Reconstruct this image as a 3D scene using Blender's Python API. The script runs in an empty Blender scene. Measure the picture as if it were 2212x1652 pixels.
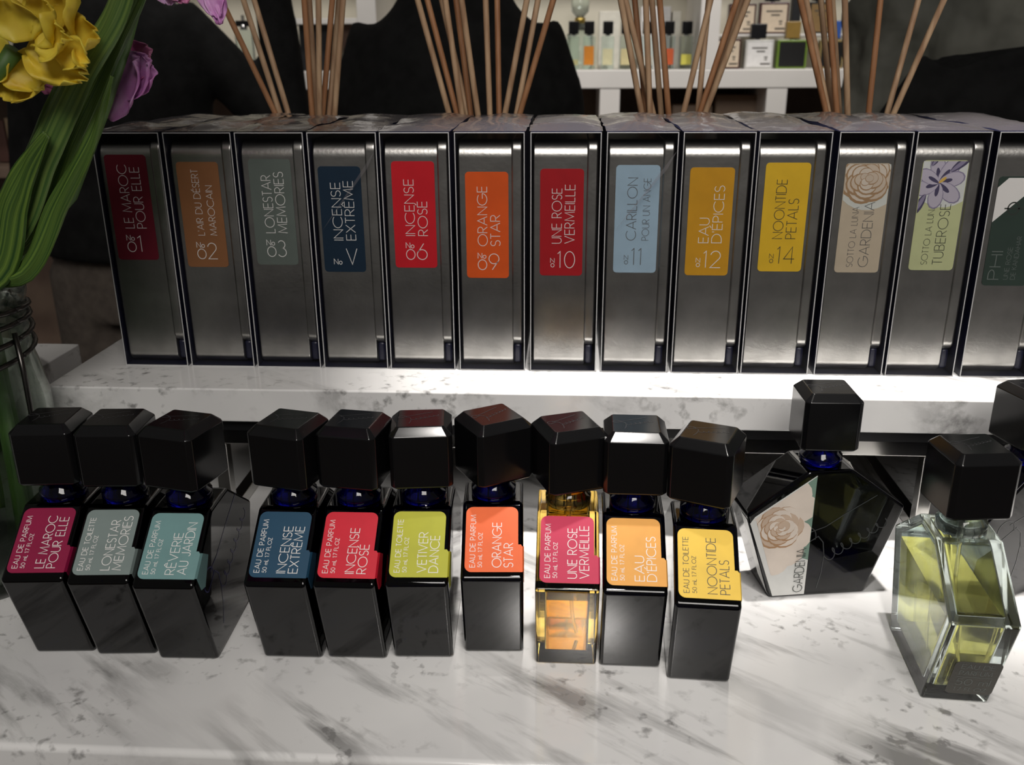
import bpy, bmesh, math, random
from mathutils import Vector, Matrix, noise

R = math.radians
sc = bpy.context.scene
C = sc.collection
ZS = 1.09            # top of the marble riser
ZC = 1.00            # top of the marble counter
# ------------------------------------------------------------------ camera
FPX = 1980.0
CAM = Vector((0.00742722, -0.49179103, 0.18296056 + ZS))
YAW, PITCH, ROLL = -0.06052229, 0.34371976, -0.00578977
_f = Vector((math.sin(YAW) * math.cos(PITCH), math.cos(YAW) * math.cos(PITCH), -math.sin(PITCH)))
_r = _f.cross(Vector((0, 0, 1))).normalized()
_u = _r.cross(_f)
CR = math.cos(ROLL) * _r + math.sin(ROLL) * _u
CU = -math.sin(ROLL) * _r + math.cos(ROLL) * _u
cam = bpy.data.cameras.new('camera')
co = bpy.data.objects.new('camera', cam)
C.objects.link(co)
m = Matrix((CR, CU, -_f)).transposed().to_4x4()
m.translation = CAM
co.matrix_world = m
cam.sensor_width = 36.0
cam.lens = 36.0 * FPX / 2212.0
cam.clip_start = 0.01
cam.dof.use_dof = True
cam.dof.focus_distance = 0.47
cam.dof.aperture_fstop = 18.0
sc.camera = co
# ------------------------------------------------------------------ world, lights, exposure
w = bpy.data.worlds.new('world')
sc.world = w
w.use_nodes = True
w.node_tree.nodes['Background'].inputs[0].default_value = (1.0, 0.95, 0.90, 1)
w.node_tree.nodes['Background'].inputs[1].default_value = 0.075
sc.view_settings.view_transform = 'Standard'
sc.view_settings.look = 'None'
sc.view_settings.gamma = 1.0
sc.view_settings.exposure = 0.0


def spot(name, loc, target, power, size, blend, radius, col=(1, 0.955, 0.905)):
    l = bpy.data.lights.new(name, 'SPOT')
    l.energy = power
    l.spot_size = R(size)
    l.spot_blend = blend
    l.shadow_soft_size = radius
    l.color = col
    o = bpy.data.objects.new(name, l)
    C.objects.link(o)
    o.location = loc
    o.rotation_euler = (Vector(target) - Vector(loc)).to_track_quat('-Z', 'Y').to_euler()
    return o


def area(name, loc, target, power, size, col=(1, 0.955, 0.905)):
    l = bpy.data.lights.new(name, 'AREA')
    l.energy = power
    l.shape = 'SQUARE'
    l.size = size
    l.color = col
    o = bpy.data.objects.new(name, l)
    C.objects.link(o)
    o.location = loc
    o.rotation_euler = (Vector(target) - Vector(loc)).to_track_quat('-Z', 'Y').to_euler()
    return o


spot('counter_spot', (0.06, -0.70, 2.55), (0.14, -0.06, ZC), 34, 22, 0.85, 0.05)
spot('riser_spot', (0.03, -0.02, 2.55), (0.03, 0.035, ZS), 165, 13.5, 0.9, 0.035)
spot('riser_spot_far', (0.27, -0.02, 2.55), (0.27, 0.03, ZS), 215, 13.5, 0.9, 0.035)
area('soft_front_fill', (0.25, -1.7, 2.65), (0.0, -0.1, ZC), 31, 1.0)  # unseen soft fill, added in front to brighten tin labels and counter
spot('shelf_spot', (0.9, 0.9, 2.75), (0.75, 1.95, 1.2), 85, 70, 0.8, 0.06)
spot('shelf_spot_far', (-0.7, 0.9, 2.75), (-0.6, 1.95, 1.2), 50, 70, 0.8, 0.06)


# ------------------------------------------------------------------ helpers
def at(px, py, Y):
    """point on the plane y=Y seen at pixel (px, py) of the 2212x1652 frame"""
    d = ((px - 1106.0) / FPX) * CR + ((826.0 - py) / FPX) * CU + _f
    return CAM + d * ((Y - CAM.y) / d.y)


def atz(px, py, Z):
    d = ((px - 1106.0) / FPX) * CR + ((826.0 - py) / FPX) * CU + _f
    return CAM + d * ((Z - CAM.z) / d.z)


class MB:
    def __init__(self):
        self.v, self.f, self.m = [], [], []

    def add(self, vs, fs, mi=0):
        b = len(self.v)
        self.v += [tuple(x) for x in vs]
        self.f += [tuple(b + i for i in f) for f in fs]
        self.m += [mi] * len(fs)
        return self

    def box(self, x0, x1, y0, y1, z0, z1, mi=0):
        return self.add([(x0, y0, z0), (x1, y0, z0), (x1, y1, z0), (x0, y1, z0), (x0, y0, z1), (x1, y0, z1), (x1, y1, z1), (x0, y1, z1)],
                        [(3, 2, 1, 0), (4, 5, 6, 7), (0, 1, 5, 4), (1, 2, 6, 5), (2, 3, 7, 6), (3, 0, 4, 7)], mi)

    def prism(self, poly, fn, a, b, mi=0):
        """closed prism: 2-D polygon mapped by fn(p, t) at t=a and t=b"""
        n = len(poly)
        vs = [fn(p, a) for p in poly] + [fn(p, b) for p in poly]
        fs = [tuple(range(n))[::-1], tuple(range(n, 2 * n))]
        fs += [(i, (i + 1) % n, n + (i + 1) % n, n + i) for i in range(n)]
        return self.add(vs, fs, mi)

    def tube(self, pts, rad, n=8, cap=True, mi=0):
        pts = [Vector(p) for p in pts]
        rs = rad if isinstance(rad, (list, tuple)) else [rad] * len(pts)
        vs, fs = [], []
        prev = None
        for i, p in enumerate(pts):
            t = (pts[min(i + 1, len(pts) - 1)] - pts[max(i - 1, 0)]).normalized()
            if prev is None:
                a = t.orthogonal().normalized()
            else:
                a = (prev - t * prev.dot(t)).normalized()
            prev = a
            b = t.cross(a)
            r = rs[i]
            rx, ry = (r if isinstance(r, (list, tuple)) else (r, r))
            vs += [p + a * rx * math.cos(2 * math.pi * k / n) + b * ry * math.sin(2 * math.pi * k / n) for k in range(n)]
        for i in range(len(pts) - 1):
            for k in range(n):
                k2 = (k + 1) % n
                fs.append((i * n + k, i * n + k2, (i + 1) * n + k2, (i + 1) * n + k))
        if cap:
            fs.append(tuple(range(n))[::-1])
            fs.append(tuple(range((len(pts) - 1) * n, len(pts) * n)))
        return self.add(vs, fs, mi)

    def rings(self, rings, n=20, mi=0):
        """stack of horizontal ellipses (cx, cy, z, rx, ry) closed at both ends"""
        vs, fs = [], []
        for (cx, cy, z, rx, ry) in rings:
            vs += [(cx + rx * math.cos(2 * math.pi * k / n), cy + ry * math.sin(2 * math.pi * k / n), z) for k in range(n)]
        for i in range(len(rings) - 1):
            for k in range(n):
                k2 = (k + 1) % n
                fs.append((i * n + k, i * n + k2, (i + 1) * n + k2, (i + 1) * n + k))
        fs.append(tuple(range(n))[::-1])
        fs.append(tuple(range((len(rings) - 1) * n, len(rings) * n)))
        return self.add(vs, fs, mi)

    def lathe(self, prof, cx=0, cy=0, n=32, mi=0, close=False):
        vs, fs = [], []
        for (r, z) in prof:
            vs += [(cx + r * math.cos(2 * math.pi * k / n), cy + r * math.sin(2 * math.pi * k / n), z) for k in range(n)]
        L = len(prof)
        for i in range(L if close else L - 1):
            j = (i + 1) % L
            for k in range(n):
                k2 = (k + 1) % n
                fs.append((i * n + k, i * n + k2, j * n + k2, j * n + k))
        if not close:
            fs.append(tuple(range(n))[::-1])
            fs.append(tuple(range((L - 1) * n, L * n)))
        return self.add(vs, fs, mi)

    def grid(self, fn, nu, nv, mi=0):
        vs = [fn(i / nu, j / nv) for j in range(nv + 1) for i in range(nu + 1)]
        fs = [(j * (nu + 1) + i, j * (nu + 1) + i + 1, (j + 1) * (nu + 1) + i + 1, (j + 1) * (nu + 1) + i) for j in range(nv) for i in range(nu)]
        return self.add(vs, fs, mi)

    def ribbon(self, pl, wd, fn, mi=0):
        """flat stroke of width wd along the 2-D polyline pl; fn maps (x, y) to 3-D"""
        P = [Vector(p) for p in pl]
        out = [P[0]]
        for p in P[1:]:
            if (p - out[-1]).length > 1e-7:
                out.append(p)
        P = out
        if len(P) < 2:
            return self
        vs = []
        closed = (P[0] - P[-1]).length < 1e-6
        for i, p in enumerate(P):
            if closed and i in (0, len(P) - 1):
                a, b = (P[1] - P[0]).normalized(), (P[-1] - P[-2]).normalized()
                n1, n2 = Vector((-a.y, a.x)), Vector((-b.y, b.x))
            else:
                a = (P[min(i + 1, len(P) - 1)] - P[min(i, len(P) - 2)]).normalized()
                b = (P[max(i, 1)] - P[max(i, 1) - 1]).normalized()
                n1, n2 = Vector((-a.y, a.x)), Vector((-b.y, b.x))
            nn = n1 + n2
            nn = n1 if nn.length < 1e-6 else nn.normalized()
            k = wd / 2 / max(0.45, nn.dot(n1))
            vs += [fn(*(p + nn * k)), fn(*(p - nn * k))]
        fs = [(2 * i, 2 * i + 1, 2 * i + 3, 2 * i + 2) for i in range(len(P) - 1)]
        return self.add(vs, fs, mi)

    def build(self, name, mats, parent=None, smooth=False, bevel=0, seg=3, sub=0):
        me = bpy.data.meshes.new(name)
        me.from_pydata(self.v, [], self.f)
        mats = mats if isinstance(mats, (list, tuple)) else [mats]
        for mm in mats:
            me.materials.append(mm)
        me.polygons.foreach_set('material_index', self.m)
        if smooth:
            me.polygons.foreach_set('use_smooth', [True] * len(me.polygons))
        me.update()
        o = bpy.data.objects.new(name, me)
        C.objects.link(o)
        if parent:
            o.parent = parent
        if bevel:
            b = o.modifiers.new('bevel', 'BEVEL')
            b.width = bevel
            b.segments = seg
            b.limit_method = 'ANGLE'
            b.angle_limit = R(30)
            b.harden_normals = False
            me.polygons.foreach_set('use_smooth', [True] * len(me.polygons))
            wn = o.modifiers.new('wn', 'WEIGHTED_NORMAL')
            wn.keep_sharp = True
        if sub:
            s = o.modifiers.new('sub', 'SUBSURF')
            s.levels = s.render_levels = sub
        return o


def tag(o, label=None, cat=None, group=None, kind=None):
    if label: o['label'] = label
    if cat: o['category'] = cat
    if group: o['group'] = group
    if kind: o['kind'] = kind
    return o


def empty(name, loc=(0, 0, 0), rz=0.0, label=None, cat=None, group=None):
    o = bpy.data.objects.new(name, None)
    o.empty_display_size = 0.02
    C.objects.link(o)
    o.location = loc
    o.rotation_euler = (0, 0, rz)
    return tag(o, label, cat, group)


# ------------------------------------------------------------------ materials
def principled(name, col, rough=0.5, metal=0.0, spec=0.5, trans=0.0, ior=1.5, coat=0.0, alpha=1.0):
    mt = bpy.data.materials.new(name)
    mt.use_nodes = True
    b = mt.node_tree.nodes['Principled BSDF']
    b.inputs['Base Color'].default_value = (*col, 1)
    b.inputs['Roughness'].default_value = rough
    b.inputs['Metallic'].default_value = metal
    b.inputs['Specular IOR Level'].default_value = spec
    b.inputs['Transmission Weight'].default_value = trans
    b.inputs['IOR'].default_value = ior
    b.inputs['Coat Weight'].default_value = coat
    b.inputs['Coat Roughness'].default_value = 0.06
    return mt


def N(mt, typ, **kw):
    n = mt.node_tree.nodes.new(typ)
    for k, v in kw.items():
        setattr(n, k, v)
    return n


def lk(mt, a, ao, b, bi):
    mt.node_tree.links.new(a.outputs[ao], b.inputs[bi])


def noisy(mt, c1, c2, scale=20, detail=4, stretch=(1, 1, 1), bump=0.0, bscale=None, lo=0.35, hi=0.65, bdist=0.002, coord='Object'):
    """mottle the base colour between c1 and c2 and add fine relief"""
    b = mt.node_tree.nodes['Principled BSDF']
    tc = N(mt, 'ShaderNodeTexCoord')
    mp = N(mt, 'ShaderNodeMapping')
    mp.inputs['Scale'].default_value = stretch
    lk(mt, tc, coord, mp, 'Vector')
    nz = N(mt, 'ShaderNodeTexNoise')
    nz.inputs['Scale'].default_value = scale
    nz.inputs['Detail'].default_value = detail
    lk(mt, mp, 'Vector', nz, 'Vector')
    rp = N(mt, 'ShaderNodeValToRGB')
    rp.color_ramp.elements[0].position = lo
    rp.color_ramp.elements[1].position = hi
    rp.color_ramp.elements[0].color = (*c1, 1)
    rp.color_ramp.elements[1].color = (*c2, 1)
    lk(mt, nz, 'Fac', rp, 'Fac')
    lk(mt, rp, 'Color', b, 'Base Color')
    if bump:
        n2 = N(mt, 'ShaderNodeTexNoise')
        n2.inputs['Scale'].default_value = bscale or scale
        n2.inputs['Detail'].default_value = 3
        lk(mt, mp, 'Vector', n2, 'Vector')
        bp = N(mt, 'ShaderNodeBump')
        bp.inputs['Strength'].default_value = bump
        bp.inputs['Distance'].default_value = bdist
        lk(mt, n2, 'Fac', bp, 'Height')
        lk(mt, bp, 'Normal', b, 'Normal')
    return mt


def marble(name, base=(0.75, 0.745, 0.735), vein=(0.15, 0.147, 0.143), seed=0.0, freck=1.0):
    mt = principled(name, base, 0.13, spec=0.5)
    b = mt.node_tree.nodes['Principled BSDF']
    tc = N(mt, 'ShaderNodeTexCoord')
    off = N(mt, 'ShaderNodeMapping')
    off.inputs['Location'].default_value = (seed, seed * 1.7, seed * 0.3)
    lk(mt, tc, 'Object', off, 'Vector')
    mr = N(mt, 'ShaderNodeMapping')                 # long diagonal streaks
    mr.inputs['Rotation'].default_value = (0, 0, R(36))
    lk(mt, off, 'Vector', mr, 'Vector')
    mp = N(mt, 'ShaderNodeMapping')
    mp.inputs['Scale'].default_value = (6.5, 42, 30)
    lk(mt, mr, 'Vector', mp, 'Vector')
    n1 = N(mt, 'ShaderNodeTexNoise')
    n1.inputs['Scale'].default_value = 1.0
    n1.inputs['Detail'].default_value = 6
    n1.inputs['Roughness'].default_value = 0.62
    n1.inputs['Distortion'].default_value = 0.25
    lk(mt, mp, 'Vector', n1, 'Vector')
    r1 = N(mt, 'ShaderNodeValToRGB')
    e = r1.color_ramp.elements
    e[0].position, e[0].color = 0.50, (0, 0, 0, 1)
    e[1].position, e[1].color = 0.63, (1, 1, 1, 1)
    lk(mt, n1, 'Fac', r1, 'Fac')
    n2 = N(mt, 'ShaderNodeTexNoise')                # where veins are strong
    n2.inputs['Scale'].default_value = 8.0
    n2.inputs['Detail'].default_value = 2
    lk(mt, off, 'Vector', n2, 'Vector')
    r2 = N(mt, 'ShaderNodeValToRGB')
    r2.color_ramp.elements[0].position = 0.40
    r2.color_ramp.elements[1].position = 0.60
    lk(mt, n2, 'Fac', r2, 'Fac')
    mu = N(mt, 'ShaderNodeMath', operation='MULTIPLY')
    lk(mt, r1, 'Color', mu, 0); lk(mt, r2, 'Color', mu, 1)
    n3 = N(mt, 'ShaderNodeTexNoise')                # freckles
    n3.inputs['Scale'].default_value = 150
    n3.inputs['Detail'].default_value = 3
    n3.inputs['Distortion'].default_value = 0.15
    lk(mt, off, 'Vector', n3, 'Vector')
    r3 = N(mt, 'ShaderNodeValToRGB')
    r3.color_ramp.elements[0].position = 0.56
    r3.color_ramp.elements[1].position = 0.72
    lk(mt, n3, 'Fac', r3, 'Fac')
    n4 = N(mt, 'ShaderNodeTexNoise')
    n4.inputs['Scale'].default_value = 14
    n4.inputs['Detail'].default_value = 3
    lk(mt, off, 'Vector', n4, 'Vector')
    r4 = N(mt, 'ShaderNodeValToRGB')
    r4.color_ramp.elements[0].position = 0.46
    r4.color_ramp.elements[1].position = 0.60
    lk(mt, n4, 'Fac', r4, 'Fac')
    m2 = N(mt, 'ShaderNodeMath', operation='MULTIPLY')
    lk(mt, r3, 'Color', m2, 0); lk(mt, r4, 'Color', m2, 1)
    m2b = N(mt, 'ShaderNodeMath', operation='MULTIPLY')
    m2b.inputs[1].default_value = freck
    lk(mt, m2, 'Value', m2b, 0)
    sm = N(mt, 'ShaderNodeMath', operation='ADD', use_clamp=True)
    lk(mt, mu, 'Value', sm, 0); lk(mt, m2b, 'Value', sm, 1)
    m3 = N(mt, 'ShaderNodeMath', operation='MULTIPLY')
    m3.inputs[1].default_value = 0.85
    lk(mt, sm, 'Value', m3, 0)
    n5 = N(mt, 'ShaderNodeTexNoise')                # broad cloudiness
    n5.inputs['Scale'].default_value = 9
    n5.inputs['Detail'].default_value = 4
    lk(mt, off, 'Vector', n5, 'Vector')
    r5 = N(mt, 'ShaderNodeValToRGB')
    r5.color_ramp.elements[0].position = 0.35
    r5.color_ramp.elements[1].position = 0.6
    r5.color_ramp.elements[0].color = (base[0] * 0.86, base[1] * 0.86, base[2] * 0.87, 1)
    r5.color_ramp.elements[1].color = (*base, 1)
    lk(mt, n5, 'Fac', r5, 'Fac')
    mx = N(mt, 'ShaderNodeMix', data_type='RGBA')
    lk(mt, m3, 'Value', mx, 0)
    mt.node_tree.links.new(r5.outputs['Color'], mx.inputs[6])
    mx.inputs[7].default_value = (*vein, 1)
    mt.node_tree.links.new(mx.outputs[2], b.inputs['Base Color'])
    return mt


def film(name, gloss=0.12, haze=0.04, rough=0.06, tint=(0.9, 0.9, 0.92), bump=0.0, hz=(0.5, 0.49, 0.5), ior=1.4):
    """clear wrapping film: mostly transparent, a thin mirror skin and a little haze"""
    mt = bpy.data.materials.new(name)
    mt.use_nodes = True
    nt = mt.node_tree
    nt.nodes.clear()
    out = nt.nodes.new('ShaderNodeOutputMaterial')
    tr = nt.nodes.new('ShaderNodeBsdfTransparent')
    tr.inputs[0].default_value = (*tint, 1)
    gl = nt.nodes.new('ShaderNodeBsdfGlossy')
    gl.inputs['Roughness'].default_value = rough
    df = nt.nodes.new('ShaderNodeBsdfDiffuse')
    df.inputs[0].default_value = (*hz, 1)
    lw = nt.nodes.new('ShaderNodeFresnel')
    lw.inputs['IOR'].default_value = ior
    ad = nt.nodes.new('ShaderNodeMath'); ad.operation = 'ADD'; ad.use_clamp = True
    ad.inputs[1].default_value = gloss
    m1 = nt.nodes.new('ShaderNodeMixShader')
    m2 = nt.nodes.new('ShaderNodeMixShader')
    nt.links.new(lw.outputs[0], ad.inputs[0])
    nt.links.new(ad.outputs[0], m1.inputs[0])
    nt.links.new(tr.outputs[0], m1.inputs[1])
    nt.links.new(gl.outputs[0], m1.inputs[2])
    m2.inputs[0].default_value = haze
    nt.links.new(m1.outputs[0], m2.inputs[1])
    nt.links.new(df.outputs[0], m2.inputs[2])
    nt.links.new(m2.outputs[0], out.inputs[0])
    if bump:
        nz = nt.nodes.new('ShaderNodeTexNoise')
        nz.inputs['Scale'].default_value = 120
        nz.inputs['Detail'].default_value = 4
        tc = nt.nodes.new('ShaderNodeTexCoord')
        nt.links.new(tc.outputs['Object'], nz.inputs['Vector'])
        bp = nt.nodes.new('ShaderNodeBump')
        bp.inputs['Strength'].default_value = bump
        bp.inputs['Distance'].default_value = 0.002
        nt.links.new(nz.outputs[0], bp.inputs['Height'])
        nt.links.new(bp.outputs[0], gl.inputs['Normal'])
    return mt


M = {}
M['marble'] = marble('marble_counter', seed=0.0)
M['marble_riser'] = marble('marble_riser', seed=3.3, freck=0.9)
M['marble_low'] = marble('marble_low_riser', seed=7.1)
M['tin'] = noisy(principled('tin_metal', (0.6, 0.58, 0.54), 0.31, 1.0), (0.44, 0.43, 0.41), (0.55, 0.54, 0.515), 60, 4, bump=0.04, bscale=500)
M['navy_card'] = principled('navy_card', (0.007, 0.008, 0.026), 0.35)
M['card_edge'] = principled('card_edge', (0.55, 0.55, 0.55), 0.5)
M['film'] = film('front_film', 0.0, 0.004, 0.05, tint=(0.97, 0.97, 0.97), ior=1.16)
M['film_top'] = film('top_film', 0.10, 0.09, 0.07, bump=0.22, hz=(0.42, 0.38, 0.40))
M['ink_white'] = principled('white_ink', (0.82, 0.80, 0.78), 0.5)
M['ink_grey'] = principled('grey_ink', (0.10, 0.10, 0.10), 0.5)
M['ink_dark'] = principled('dark_ink', (0.03, 0.035, 0.03), 0.5)
M['ink_dim'] = principled('dim_ink', (0.16, 0.18, 0.17), 0.5)
M['blue_glass'] = principled('cobalt_glass', (0.00001, 0.00001, 0.0016), 0.03, trans=1.0, ior=1.5)
M['neck_glass'] = principled('cobalt_neck_glass', (0.004, 0.005, 0.30), 0.03, trans=1.0, ior=1.5)
M['amber_glass'] = principled('amber_glass', (0.97, 0.66, 0.15), 0.02, trans=1.0, ior=1.48)
M['amber_liquid'] = principled('amber_liquid', (0.96, 0.76, 0.12), 0.0, trans=1.0, ior=1.2)
M['clear_glass'] = principled('aqua_clear_glass', (0.86, 0.97, 0.945), 0.01, trans=1.0, ior=1.48)
M['yellow_liquid'] = principled('yellow_liquid', (0.97, 0.78, 0.22), 0.0, trans=1.0, ior=1.2)
M['tube'] = principled('clear_tube', (0.95, 0.92, 0.85), 0.1, trans=0.8, ior=1.2)
M['cap'] = principled('black_cap', (0.004, 0.004, 0.0045), 0.16, spec=0.6)
M['cap_mark'] = principled('cap_engraving', (0.05, 0.05, 0.055), 0.35)
M['mark_dark'] = principled('etched_mark', (0.035, 0.037, 0.04), 0.3)
M['mark_blue'] = principled('etched_blue_mark', (0.01, 0.01, 0.12), 0.2)
M['chrome'] = principled('chrome', (0.55, 0.54, 0.52), 0.16, 1.0)
M['black_steel'] = principled('black_steel', (0.006, 0.006, 0.007), 0.4)
M['reed'] = noisy(principled('reed_wood', (0.55, 0.36, 0.2), 0.6), (0.33, 0.19, 0.105), (0.52, 0.35, 0.21), 35, 5, (6, 6, 0.7))
M['reed_dark'] = noisy(principled('reed_oiled', (0.4, 0.2, 0.08), 0.5), (0.28, 0.12, 0.05), (0.42, 0.21, 0.10), 30, 5, (6, 6, 0.7))
M['diff_glass'] = principled('diffuser_glass', (0.55, 0.6, 0.62), 0.05, trans=0.9, ior=1.45)
M['silver'] = principled('silver_collar', (0.6, 0.6, 0.6), 0.25, 1.0)
M['white_board'] = noisy(principled('white_lacquer', (0.8, 0.78, 0.75), 0.4), (0.76, 0.735, 0.70), (0.82, 0.79, 0.755), 6)
M['cream_back'] = noisy(principled('cream_panel', (0.62, 0.58, 0.47), 0.6), (0.56, 0.53, 0.43), (0.64, 0.60, 0.50), 5)
M['brown_back'] = noisy(principled('brown_panel', (0.2, 0.14, 0.1), 0.6), (0.15, 0.10, 0.075), (0.24, 0.17, 0.125), 7)
M['black_cloth'] = noisy(principled('black_cloth', (0.006, 0.006, 0.006), 0.9, spec=0.2), (0.004, 0.004, 0.004), (0.008, 0.008, 0.008), 40, bump=0.3, bscale=300)
M['olive_cloth'] = noisy(principled('olive_jacket_cloth', (0.05, 0.05, 0.04), 0.75), (0.055, 0.056, 0.045), (0.100, 0.099, 0.080), 9, bump=1.0, bscale=7, bdist=0.035)
M['taupe_cloth'] = noisy(principled('taupe_cloth', (0.10, 0.08, 0.065), 0.9), (0.085, 0.068, 0.056), (0.12, 0.098, 0.08), 60)
M['skin'] = noisy(principled('skin', (0.6, 0.38, 0.28), 0.5), (0.55, 0.34, 0.25), (0.64, 0.42, 0.31), 15)
M['hair'] = noisy(principled('dark_hair', (0.03, 0.02, 0.015), 0.5), (0.02, 0.014, 0.01), (0.05, 0.033, 0.024), 60, stretch=(1, 1, 0.1))
M['leaf'] = noisy(principled('leaf_green', (0.1, 0.25, 0.05), 0.4), (0.022, 0.070, 0.014), (0.150, 0.25, 0.040), 7, 6, (1.6, 0.12, 1), bump=0.35, bscale=14, coord='UV')
M['leaf2'] = noisy(principled('leaf_pale', (0.2, 0.36, 0.1), 0.4), (0.050, 0.125, 0.030), (0.20, 0.31, 0.075), 7, 6, (1.6, 0.12, 1), bump=0.35, bscale=14, coord='UV')
M['stem'] = noisy(principled('stem_green', (0.08, 0.18, 0.04), 0.5), (0.06, 0.14, 0.03), (0.11, 0.22, 0.05), 40)
M['stem_pale'] = noisy(principled('stem_pale', (0.15, 0.28, 0.06), 0.5), (0.11, 0.22, 0.045), (0.19, 0.32, 0.08), 40)
M['yellow_petal'] = noisy(principled('yellow_petal', (0.8, 0.6, 0.05), 0.5), (0.78, 0.54, 0.035), (0.93, 0.78, 0.09), 45, 4)
M['purple_petal'] = noisy(principled('purple_petal', (0.5, 0.15, 0.5), 0.5), (0.54, 0.20, 0.50), (0.76, 0.48, 0.76), 50, 4)
M['pink_petal'] = noisy(principled('pink_petal', (0.55, 0.14, 0.35), 0.5), (0.45, 0.09, 0.26), (0.62, 0.24, 0.42), 50, 4)
for k in ('yellow_petal', 'purple_petal', 'pink_petal', 'leaf', 'leaf2'):
    M[k].node_tree.nodes['Principled BSDF'].inputs['Subsurface Weight'].default_value = 0.15
    M[k].node_tree.nodes['Principled BSDF'].inputs['Subsurface Radius'].default_value = (0.004, 0.003, 0.001)
M['jar_glass'] = principled('jar_glass', (0.62, 0.68, 0.62), 0.03, trans=1.0, ior=1.25)
M['wire'] = principled('dark_wire', (0.08, 0.075, 0.07), 0.3, 1.0)
M['floor'] = noisy(principled('floor_wood', (0.1, 0.08, 0.06), 0.5), (0.08, 0.06, 0.045), (0.13, 0.10, 0.08), 4, stretch=(1, 8, 1))
M['wall'] = noisy(principled('wall_paint', (0.35, 0.33, 0.3), 0.8), (0.33, 0.31, 0.28), (0.37, 0.35, 0.32), 3)
M['counter_body'] = noisy(principled('counter_body_paint', (0.08, 0.07, 0.06), 0.5), (0.07, 0.06, 0.052), (0.09, 0.08, 0.07), 5)


def see_through(mt, tint, fac):
    """let part of the light pass straight on through a glass body"""
    nt = mt.node_tree
    out = nt.nodes['Material Output']
    b = nt.nodes['Principled BSDF']
    tr = nt.nodes.new('ShaderNodeBsdfTransparent')
    tr.inputs[0].default_value = (*tint, 1)
    mx = nt.nodes.new('ShaderNodeMixShader')
    mx.inputs[0].default_value = fac
    nt.links.new(b.outputs[0], mx.inputs[1])
    nt.links.new(tr.outputs[0], mx.inputs[2])
    nt.links.new(mx.outputs[0], out.inputs[0])


see_through(M['clear_glass'], (0.92, 0.98, 0.96), 0.05)
see_through(M['yellow_liquid'], (0.98, 0.90, 0.55), 0.15)
see_through(M['jar_glass'], (0.88, 0.92, 0.88), 0.15)


def flat(col, rough=0.42):
    key = 'c_%.3f_%.3f_%.3f' % col
    if key not in M:
        mt = principled('colour_' + key[2:], col, rough, spec=0.4)
        noisy(mt, tuple(c * 0.95 for c in col), tuple(min(1, c * 1.04) for c in col), 90, 3)
        M[key] = mt
    return M[key]


# ------------------------------------------------------------------ thin geometric lettering (strokes, not a font file)
def arc(cx, cy, rx, ry, a0, a1, n=14):
    return [(cx + rx * math.cos(R(a0 + (a1 - a0) * i / n)), cy + ry * math.sin(R(a0 + (a1 - a0) * i / n))) for i in range(n + 1)]


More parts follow.
